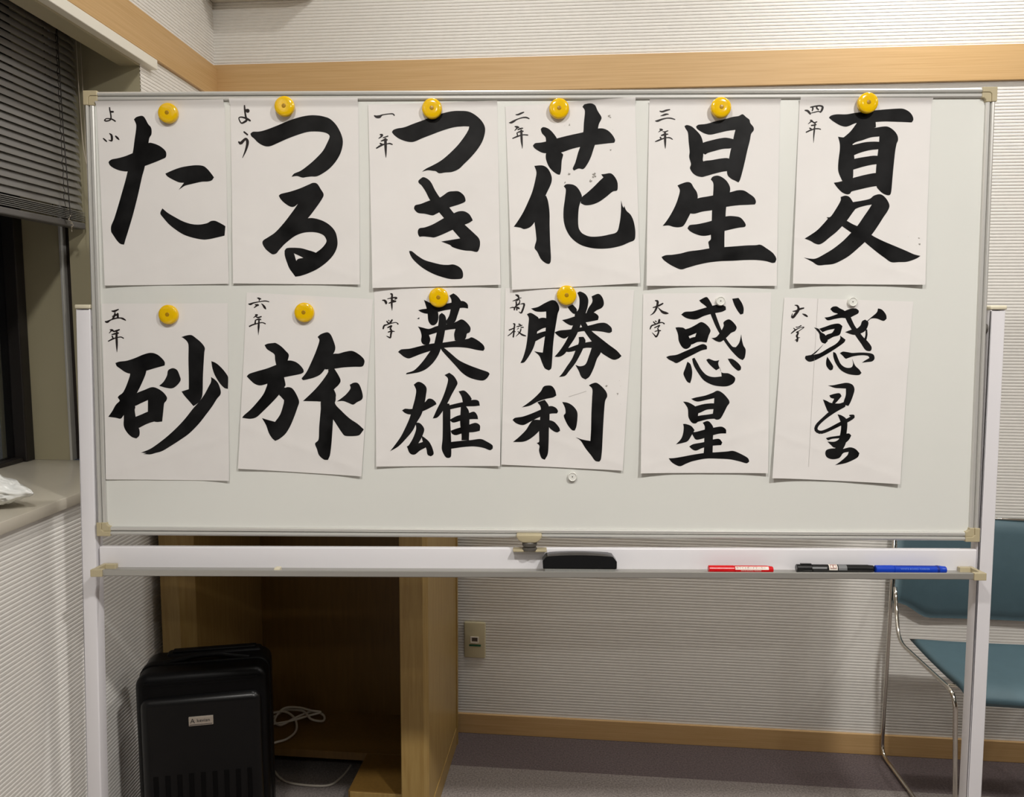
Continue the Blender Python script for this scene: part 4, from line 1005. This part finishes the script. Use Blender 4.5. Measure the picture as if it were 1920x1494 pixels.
for n, (u, v, si) in enumerate(YEL):
    _, inv, lift = sheet_fn(si); p, q = inv(u * 1e-3, v * 1e-3); l = max(lift(p + dp, q + dq) for dp in (-.06, 0, .06) for dq in (-.05, 0, .05))
    mw = BM @ Matrix.Translation((u * 1e-3, -l - 0.0002, v * 1e-3))
    if root0 is None:
        root0 = obj('round_magnet', disc_magnet(), M['yellow'], angle=40); r = root0
        core0 = obj('magnet_core', core_bm(), M['yellow_core'], r, smooth=True)
    else:
        r = root0.copy(); COL.objects.link(r)
        c = core0.copy(); COL.objects.link(c); c.parent = r
    r.matrix_world = mw
    tag(r, 'round yellow magnet holding the ' + YLAB[n], 'magnet', 'yellow magnets on the sheets')
WHT = [(372.1, 34.2, 10, 'small white magnet on the upright planet characters sheet'), (634.3, 32.8, 11, 'small white magnet on the cursive planet characters sheet'),
       (78.6, -321.6, None, 'small white magnet on the bare board below the bottom row')]
w0 = None
for u, v, si, lab in WHT:
    l = 0.0
    if si is not None:
        _, inv, lift = sheet_fn(si); p, q = inv(u * 1e-3, v * 1e-3); l = max(lift(p + dp, q + dq) for dp in (-.03, 0, .03) for dq in (-.03, 0, .03))
    mw = BM @ Matrix.Translation((u * 1e-3, -l - 0.0002, v * 1e-3))
    if w0 is None:
        w0 = obj('button_magnet', lathe(bmesh.new(), [(0, 0), (0.0092, 0), (0.0098, -0.001), (0.0094, -0.0052), (0.0082, -0.0066), (0.0074, -0.0062), (0.0068, -0.0054), (0, -0.0052)], 36, 'y'), M['white_plastic'], angle=35); r = w0
        h0 = obj('magnet_core', lathe(bmesh.new(), [(0, -0.0050), (0.0012, -0.0050), (0.0012, -0.0056), (0, -0.0056)], 12, 'y'), M['groove'], r)
    else:
        r = w0.copy(); COL.objects.link(r); c = h0.copy(); COL.objects.link(c); c.parent = r
    r.matrix_world = mw
    tag(r, lab, 'magnet', 'white button magnets')

# ---------------------------------------------------------------- things on the pen tray (local x right, y away, z up on the tray floor)
def tray(u, w, dz=0.0, rot=0.0): return BM @ Matrix.Translation((u, -w, -0.5134 + SK * u + dz)) @ Matrix.Rotation(rot, 4, 'Z')
er = empty('board_eraser', tray(0.0925, 0.022)); tag(er, 'black whiteboard eraser with grey felt lying on the pen tray', 'eraser')
obj('felt_pad', B(-0.071, 0.071, -0.019, 0.019, 0.0, 0.013, bevel=0.002), M['felt'], er)
bm = bmesh.new()
pts = []
for k in range(21):
    x = -0.0745 + 0.149 * k / 20; t = abs(2 * k / 20 - 1)
    pts.append((x, 0.0385 - 0.0035 * t ** 2 - (0.010 * max(0, (t - 0.86) / 0.14) ** 2)))
outl = [(-0.0735, 0.0115)] + pts + [(0.0735, 0.0115)]
prism(bm, outl, 'y', -0.0215, 0.0215)
for v in bm.verts:
    if v.co.z > 0.02: v.co.y *= 0.80
bmesh.ops.bevel(bm, geom=[e for e in bm.edges if abs(e.verts[0].co.y - e.verts[1].co.y) < 1e-5], offset=0.002, segments=2, affect='EDGES')
obj('grip_shell', bm, M['black_plastic'], er, angle=35)

def marker(name, u0, u1, r, label, body, cap, cap_side, w, capfrac=0.36):
    Lh = (u1 - u0) / 2
    rt = empty(name, tray((u0 + u1) / 2, w, r)); tag(rt, label, 'marker', 'markers on the pen tray')
    def seg(a, b, ra, rb, bev=0.0012):
        d = 1 if b > a else -1
        return lathe(bmesh.new(), [(0, a), (ra - bev, a), (ra, a + d * bev), (rb, b - d * bev), (rb - bev, b), (0, b)], 28, 'x')
    cl = 2 * Lh * capfrac
    if cap_side < 0:
        obj('barrel', seg(-Lh + cl, Lh - 0.010, r * .97, r * .97), body, rt, angle=35)
        obj('cap', seg(-Lh, -Lh + cl, r * 0.98, r), cap, rt, angle=35)
        obj('end_plug', seg(Lh - 0.012, Lh, r * .92, r * .82), cap, rt, angle=35)
    else:
        obj('barrel', seg(-Lh + 0.010, Lh - cl, r * .97, r * .97), body, rt, angle=35)
        obj('cap', seg(Lh - cl, Lh, r, r * .96), cap, rt, angle=35)
        obj('end_plug', seg(-Lh, -Lh + 0.012, r * .82, r * .92), cap, rt, angle=35)
    return rt, Lh
def wrap(name, x0, x1, a0, a1, r, m, parent, n=8):
    """a label wrapped round the barrel between two angles (0 = towards the viewer, 90 = up)"""
    bm = bmesh.new(); prev = None
    for k in range(n + 1):
        a = math.radians(a0 + (a1 - a0) * k / n); y, z = -r * math.cos(a), r * math.sin(a)
        cur = (bm.verts.new((x0, y, z)), bm.verts.new((x1, y, z)))
        if prev: bm.faces.new((prev[0], prev[1], cur[1], cur[0]))
        prev = cur
    return obj(name, bm, m, parent, smooth=True)
def barrel_text(name, body, size, x, ang, r, m, parent, xs=1.0):
    a = math.radians(ang)
    n = Vector((0, -math.cos(a), math.sin(a))); up = Vector((0, math.sin(a), math.cos(a)))
    mw = Matrix(((1, up.x, n.x, x), (0, up.y, n.y, n.y * r), (0, up.z, n.z, n.z * r), (0, 0, 0, 1)))
    return text_mesh(name, body, size, m, parent, mw, xscale=xs)
rt, Lh = marker('marker_pen', 0.3513, 0.4803, 0.0083, 'red whiteboard marker with a white label strip on the tray', M['red'], M['red'], -1, 0.030, 0.40)
r = 0.0083
wrap('label_strip', -Lh + 0.0525, Lh - 0.010, 12, 62, r * 0.985, M['label'], rt)
barrel_text('lettering', 'ホワイトボードマーカー', 0.0054, 0.019, 37, r * 1.02, M['print_red'], rt, xs=1.0)
barrel_text('lettering', 'WHITE BOARD MARKER', 0.0030, 0.019, 0, r * 1.0, M['print_white'], rt, xs=1.25)
rt, Lh = marker('marker_pen', 0.5303, 0.6850, 0.0084, 'black whiteboard marker with a small square label, touching the blue one', M['black_plastic'], M['black_plastic'], -1, 0.020, 0.20)
wrap('label_strip', -0.014, 0.003, -10, 95, 0.0084 * 0.99, M['label'], rt)
wrap('clear_sticker', 0.005, 0.022, -10, 85, 0.0084 * 0.985, M['print_grey'], rt)
wrap('barcode_strip', -0.052, -0.018, 5, 35, 0.0084 * 0.985, M['print_grey'], rt)
barrel_text('lettering', 'E', 0.0072, -0.0055, 42, 0.0084 * 1.03, M['print_red'], rt)
bm = bmesh.new()
for a, b_, c_, d_ in ((-.0115, .0005, .0035, .0042), (-.0115, .0005, -.0042, -.0035), (-.0115, -.0108, -.0042, .0042), (-.0002, .0005, -.0042, .0042)):
    an = math.radians(42); n = Vector((0, -math.cos(an), math.sin(an))); up = Vector((0, math.sin(an), math.cos(an)))
    vs = [bm.verts.new(Vector((x, 0, 0)) + up * y + n * 0.0084 * 1.03) for x, y in ((a, c_), (b_, c_), (b_, d_), (a, d_))]
    bm.faces.new(vs)
obj('label_frame', bm, M['print_red'], rt)
obj('cap_clip', B(-Lh + 0.008, -Lh + 0.030, -0.003, 0.003, 0.0082, 0.0100, bevel=0.0006), M['black_plastic'], rt)
rt, Lh = marker('marker_pen', 0.6855, 0.8262, 0.0085, 'bright blue whiteboard marker at the right end of the tray', M['blue'], M['blue'], -1, 0.026, 0.26)
wrap('label_strip', -Lh + 0.040, Lh - 0.020, 62, 80, 0.0085 * .985, M['blue_dark'], rt)
barrel_text('lettering', 'WHITE BOARD MARKER', 0.0048, 0.006, 22, 0.0085 * 1.01, M['blue_print'], rt, xs=1.1)
obj('grip_ring', lathe(bmesh.new(), [(0.0084, Lh - 0.020), (0.0088, Lh - 0.019), (0.0088, Lh - 0.016), (0.0084, Lh - 0.015)], 28, 'x'), M['blue_dark'], rt)

# ---------------------------------------------------------------- open cabinet against the back wall
lec = empty('open_cabinet', WALL_M @ Matrix.Translation((0, 0, 0))); tag(lec, 'tall pale wood open-fronted cabinet standing behind the whiteboard', 'cabinet')
T0, T1 = -0.535, -0.069; ZT = 1.48
def side(x0, x1, chx):
    # board with one chamfered front edge on the outside/inside
    pts = [(x0, T1), (x1, T1), (x1, T0 + 0.02), (x1 - 0.010, T0), (x0 + 0.002, T0), (x0, T0 + 0.002)] if chx > 0 else [(x0, T1), (x1, T1), (x1, T0 + 0.030), (x1 - 0.030, T0), (x0 + 0.002, T0), (x0, T0 + 0.002)]
    return prism(bmesh.new(), pts, 'z', 0.0, ZT)
obj('side_panel', side(-0.051, 0.0195, 1), M['wood_v'], lec)
obj('side_panel', side(-0.692, -0.610, -1), M['wood_v'], lec)
obj('back_panel', B(-0.690, 0.018, -0.085, T1 + .004, 0.0, ZT), M['wood_shaded'], lec)
obj('back_stile', B(0.012, 0.0235, -0.085, T1 - .001, 0.0, ZT), M['wood_v'], lec)
obj('plinth', B(0.0190, 0.0215, T0 + 0.03, -0.088, 0.0, 0.058, bevel=0.0008, seg=1), M['wood_v'], lec)
obj('top_board', B(-0.70, 0.028, T0 - 0.008, T1, ZT, ZT + 0.03, bevel=0.002), M['wood_v'], lec)
obj('upper_shelf', B(-0.610, -0.051, -0.50, -0.085, 1.26, 1.285), M['wood_shaded'], lec)
obj('floor_board', B(-0.610, -0.051, -0.315, -0.085, 0.066, 0.09, bevel=0.001), M['wood_shaded'], lec)
obj('floor_board', B(-0.205, -0.051, -0.500, -0.316, 0.066, 0.09, bevel=0.001), M['wood_shaded'], lec)
obj('floor_board', B(-0.610, -0.50, -0.500, -0.316, 0.066, 0.09, bevel=0.001), M['wood_shaded'], lec)
obj('fascia', B(-0.200, -0.051, -0.503, -0.495, 0.0, 0.088, bevel=0.001), M['wood_v'], lec)
obj('fascia', B(-0.610, -0.50, -0.503, -0.495, 0.0, 0.088, bevel=0.001), M['wood_v'], lec)

def wl_pt(s, t, z): return wall_pt(s, t, z)
rng = random.Random(11)
cabm = bmesh.new()
loop = [(-0.60, -0.15, .100), (-0.556, -0.156, .098), (-0.53, -0.125, .106), (-0.50, -0.13, .112), (-0.455, -0.15, .120), (-0.42, -0.18, .112), (-0.388, -0.165, .100), (-0.395, -0.14, .106), (-0.43, -0.14, .116),
        (-0.475, -0.175, .110), (-0.51, -0.20, .098), (-0.54, -0.175, .100), (-0.525, -0.14, .120), (-0.48, -0.135, .124), (-0.43, -0.15, .124), (-0.40, -0.15, .12), (-0.43, -0.165, .116), (-0.49, -0.19, .106), (-0.555, -0.20, .1), (-0.57, -0.165, .108),
        (-0.52, -0.15, .116), (-0.475, -0.175, .108), (-0.452, -0.225, .098), (-0.462, -0.275, .097), (-0.495, -0.306, .097), (-0.54, -0.335, .07), (-0.56, -0.36, .02)]
tube(cabm, catmull([(a, b, c - 0.0005) for a, b, c in loop], 8), 0.0036, 8)
cb = obj('power_cable', cabm, M['cable'], smooth=True); cb.matrix_world = WALL_M
tag(cb, 'tangled pale cable coiled on the floor board inside the wooden cabinet', 'cable')
cabm = bmesh.new()
tube(cabm, catmull([(-0.56, -0.25, .03), (-0.505, -0.288, .010), (-0.466, -0.326, .0045), (-0.424, -0.348, .004), (-0.35, -0.354, .004), (-0.305, -0.343, .004), (-0.285, -0.295, .004), (-0.278, -0.24, .004)], 10), 0.0034, 8)
cb = obj('power_cable', cabm, M['cable'], smooth=True); cb.matrix_world = WALL_M
tag(cb, 'single pale cable curving over the carpet in the floor cut-out of the cabinet', 'cable')

# ---------------------------------------------------------------- suitcase
SYAW = math.radians(11.5)
SUIT_M = Matrix.Translation((-0.719, 1.772, 0.0)) @ Matrix.Rotation(SYAW, 4, 'Z')   # local y = depth, front face at y=0
su = empty('suitcase', SUIT_M); tag(su, 'black hard-shell cabin suitcase standing in front of the wooden cabinet', 'suitcase')
def rbox(w, y0, y1, z0, z1, rc, rf, n=6, taper=0.0):
    """rounded slab: rounded corners in the x-z outline, rounded front edge"""
    def outline(ins):
        pts = []; ww = w / 2 - ins; r = max(rc - ins, 0.004)
        for cx, cz, a0 in ((ww - r, z1 - ins - r, 0), (-ww + r, z1 - ins - r, 90), (-ww + r, z0 + ins + r, 180), (ww - r, z0 + ins + r, 270)):
            for k in range(n + 1):
                a = math.radians(a0 + 90 * k / n); pts.append((cx + r * math.cos(a), cz + r * math.sin(a)))
        return pts
    bm = bmesh.new(); rings = []
    for k in range(5):
        a = math.radians(90 * k / 4); rings.append((rf * (1 - math.sin(a)) , y0 + rf * (1 - math.cos(a))))
    lev = [(rf * (1 - math.sin(math.radians(90 * k / 4))), y0 + rf * (1 - math.cos(math.radians(90 * k / 4)))) for k in range(5)] + [(0.0, y1)]
    R = []
    for ins, y in lev: R.append([bm.verts.new((x, y, z)) for x, z in outline(ins)])
    m = len(R[0])
    for A, Bv in zip(R, R[1:]):
        for i in range(m): bm.faces.new((A[i], A[(i + 1) % m], Bv[(i + 1) % m], Bv[i]))
    bm.faces.new(R[0]); bm.faces.new(R[-1][::-1])
    return bm
SW, SH, SD = 0.294, 0.531, 0.165
obj('front_shell', rbox(SW, 0.016, 0.080, 0.045, SH, 0.030, 0.020), M['case'], su, angle=45)
bm = rbox(SW, 0.0, 0.080, 0.045, SH, 0.030, 0.020)
bmesh.ops.scale(bm, vec=(1, -1, 1), verts=bm.verts); bmesh.ops.translate(bm, vec=(0, SD, 0), verts=bm.verts)
obj('rear_shell', bm, M['case'], su, angle=45)
obj('zip_band', rbox(SW + 0.004, 0.072, 0.092, 0.043, SH + 0.003, 0.032, 0.003), M['case_trim'], su, angle=45)
obj('front_panel', rbox(SW - 0.026, 0.0, 0.030, 0.062, SH - 0.052, 0.022, 0.018), M['case_gloss'], su, angle=45)
for k in range(9):
    x = -0.104 + 0.026 * k
    obj('raised_rib', B(x - 0.006, x + 0.006, -0.0007, 0.004, 0.090, 0.295, bevel=0.0006), M['case'], su)
for zz in (0.019, 0.027):
    obj('shell_line', B(-SW / 2 + 0.022, SW / 2 - 0.022, 0.0145, 0.02, SH - zz - .0015, SH - zz + .0015, bevel=0.0007), M['case'], su)
hb = bmesh.new(); tube(hb, catmull([(-0.095, 0.083, SH + 0.000), (-0.055, 0.083, SH + 0.006), (-0.02, 0.083, SH + 0.013), (0.03, 0.083, SH + 0.013), (0.06, 0.083, SH + 0.007), (0.10, 0.083, SH + 0.000)], 6), 0.0062, 10)
obj('carry_handle', hb, M['case_trim'], su, smooth=True)
obj('handle_housing', B(-0.10, 0.125, 0.120, 0.160, SH - 0.03, SH + 0.004, bevel=0.010, seg=4), M['case_trim'], su, angle=50)
obj('pull_handle', B(-0.085, 0.110, 0.130, 0.150, SH + 0.002, SH + 0.009, bevel=0.003, seg=3), M['case_trim'], su, angle=50)
pl = obj('name_plate', B(-0.027, 0.027, -0.0035, 0.001, 0.4115, 0.4330, bevel=0.001), M['plate'], su)
pm = Matrix(((1, 0, 0, 0), (0, 0, -1, -0.0042), (0, 1, 0, 0.4235), (0, 0, 0, 1)))
text_mesh('lettering', 'A', 0.0155, M['print_black'], pl, Matrix.Translation((-0.0185, 0, 0)) @ pm)
text_mesh('lettering', 'kevian', 0.0115, M['print_black'], pl, Matrix.Translation((0.0055, 0, 0.0005)) @ pm, xscale=1.0)
obj('plate_rule', B(-0.025, 0.025, -0.0041, -0.0030, 0.4142, 0.4152), M['print_black'], pl)
for x in (-0.115, 0.115):
    for y in (0.040, 0.128):
        w = obj('wheel', lathe(bmesh.new(), [(0, -0.010), (0.021, -0.010), (0.0235, -0.007), (0.0235, 0.007), (0.021, 0.010), (0, 0.010)], 24, 'x', (x, y, 0.0238)), M['rubber'], su, angle=40)
        obj('wheel_fork', B(x - 0.016, x + 0.016, y - 0.014, y + 0.014, 0.034, 0.055, bevel=0.003), M['case_trim'], w)

# ---------------------------------------------------------------- chair by the back wall (local x along wall, y into wall)
CS = 1.612
ch = empty('stacking_chair', WALL_M @ Matrix.Translation((CS, 0, 0))); tag(ch, 'teal padded stacking chair with chrome sled frame at the right', 'chair')
RAD = 0.0058
for sg in (-1, 1):
    pts = [(0.272, -0.040, 0.745), (0.270, -0.036, 0.50), (0.264, -0.012, RAD + .002), (0.246, -0.475, RAD + .002), (0.266, -0.468, 0.425), (0.288, -0.155, 0.430), (0.272, -0.085, 0.500), (0.270, -0.062, 0.560)]
    obj('sled_frame', tube(bmesh.new(), fillet([(sg * x, y, z) for x, y, z in pts], 0.045, 7), RAD, 12), M['chrome'], ch, smooth=True)
obj('cross_tube', tube(bmesh.new(), [(-0.262, -0.40, 0.415), (0.262, -0.40, 0.415)], 0.006, 10), M['chrome'], ch, smooth=True)
def pad(nx, ny, fn_in, fn_out):
    bm = bmesh.new()
    A = [[bm.verts.new(fn_in(i / nx, j / ny)) for i in range(nx + 1)] for j in range(ny + 1)]
    Bv = [[bm.verts.new(fn_out(i / nx, j / ny)) for i in range(nx + 1)] for j in range(ny + 1)]
    for j in range(ny):
        for i in range(nx):
            bm.faces.new((A[j][i], A[j][i + 1], A[j + 1][i + 1], A[j + 1][i]))
            bm.faces.new((Bv[j][i], Bv[j + 1][i], Bv[j + 1][i + 1], Bv[j][i + 1]))
    for j in range(ny):
        for i in (0, nx): bm.faces.new((A[j][i], A[j + 1][i], Bv[j + 1][i], Bv[j][i]))
    for i in range(nx):
        for j in (0, ny): bm.faces.new((A[j][i], A[j][i + 1], Bv[j][i + 1], Bv[j][i]))
    return bm
def edge_round(a, b, e=0.08):
    d = min(a, 1 - a, b, 1 - b); return min(1, d / e) ** 0.5
def back_pt(a, b, th):
    p = 2 * a - 1; s = smooth = min(1, max(0, (abs(p) - 0.58) / 0.36)); s = s * s * (3 - 2 * s)
    zb = 0.460 + 0.046 * s; zt = 0.766 - 0.012 * max(0, (abs(p) - 0.85) / 0.15) ** 2
    x = p * 0.2695; z = zb + (zt - zb) * b
    y = -0.050 - 0.030 * (1 - p * p) * -0.6 - 0.012 * math.sin(math.pi * b) + th * edge_round(a, b, 0.06)
    return (x, y, z)
obj('backrest', pad(28, 16, lambda a, b: back_pt(a, b, -0.014), lambda a, b: back_pt(a, b, 0.010)), M['fabric'], ch, smooth=True)
obj('back_edge_trim', tube(bmesh.new(), [(-0.262, -0.047, 0.7665), (0, -0.030, 0.7685), (0.262, -0.047, 0.7665)], 0.0035, 8), M['chrome'], ch, smooth=True)
def seat_pt(a, b, th):
    p = 2 * a - 1
    y = -0.165 - 0.335 * b; x = p * (0.262 - 0.012 * b)
    z = 0.442 - 0.008 * math.sin(math.pi * b) - 0.022 * max(0, (b - 0.80) / 0.20) ** 2 - 0.004 * (1 - p * p)
    return (x, y, z + th * edge_round(a, b, 0.07))
obj('seat', pad(24, 24, lambda a, b: seat_pt(a, b, 0.010), lambda a, b: seat_pt(a, b, -0.026)), M['fabric'], ch, smooth=True)

# ---------------------------------------------------------------- data socket on the back wall
so = empty('wall_socket', WALL_M @ Matrix.Translation((0.068, -0.0022, 0.317))); tag(so, 'ivory data socket plate with a green label on the back wall', 'socket')
bm = B(-0.035, 0.035, -0.0085, 0.0, -0.060, 0.060, bevel=0.004, seg=3)
obj('cover_plate', bm, M['outlet'], so, angle=50)
bm = bmesh.new()
for a, b_, c_, d_ in ((-.0135, .0135, .0095, .0120), (-.0135, -.0095, -.0085, .0095), (.0095, .0135, -.0085, .0095)): box(bm, a, b_, -0.0108, -0.0080, c_, d_)
obj('jack_bezel', bm, M['label'], so)
obj('jack_shutter', B(-0.0095, 0.0095, -0.0092, -0.008, -0.0035, 0.0095), M['dark_hole'], so)
obj('jack_latch', prism(bmesh.new(), [(-0.012, -0.0095), (-0.007, -0.005), (0.007, -0.005), (0.012, -0.0095)], 'y', -0.0106, -0.0082), M['label'], so)
obj('green_label', B(-0.018, 0.020, -0.0094, -0.008, -0.0200, -0.0140), M['green'], so)

# ---------------------------------------------------------------- plastic bag on the window shelf
bag = bmesh.new(); bmesh.ops.create_icosphere(bag, subdivisions=5, radius=1.0)
for v in bag.verts:
    c = v.co.copy()
    tx = (c.x + 1) / 2                                  # 0 at the near end, 1 at the tied tail
    wid = (1 - tx) ** 0.0 * (1.0 - 0.72 * max(0, (tx - 0.45) / 0.55) ** 1.3)
    tail = max(0, (tx - 0.90) / 0.10); wid *= (1 + 0.15 * tail)
    x = c.x * 0.19; y = c.y * 0.080 * wid; z = c.z * 0.060 * wid
    n = noise.noise(Vector((c.x * 2.2, c.y * 3.4 + 4, c.z * 3.4))) * 0.012 + abs(noise.noise(Vector((c.x * 1.6, c.y * 7, c.z * 7)))) * -0.012
    d = Vector((0, c.y, c.z)); d = d.normalized() if d.length > 1e-4 else Vector((0, 0, 0))
    p = Vector((x, y, z)) + d * n * (1.2 if tx < .9 else .5)
    p.z += 0.043 - 0.010 * tx
    if p.z < 0.0008 + 0.004 * max(0, tx - .5): p.z = 0.0008 + 0.004 * max(0, tx - .5) + 0.1 * max(0, p.z) * 0
    v.co = p
bg = obj('plastic_bag', bag, M['bag'], smooth=True)
bg.matrix_world = LEFT_M @ Matrix.Translation((-0.995, 0.172, WZ0 + 0.0006)) @ Matrix.Rotation(math.radians(-97), 4, 'Z')
tag(bg, 'crumpled white plastic bag lying on the window shelf', 'bag')

# ---------------------------------------------------------------- unseen box added high in the corner to shade the wall
sk = empty('added_shadow_box', WALL_M @ Matrix.Translation((-0.60, -0.0025, 2.314))); tag(sk, 'unseen box added high above the corner to cast the shadow on the wall', 'shadow_box')
obj('cabinet', B(-0.146, 0.175, -0.100, 0.0, 0.0, 0.24, bevel=0.004), M['shadow_box'], sk)
obj('box_front', B(-0.132, 0.162, -0.104, -0.098, 0.012, 0.228, bevel=0.002), M['box_face'], sk)
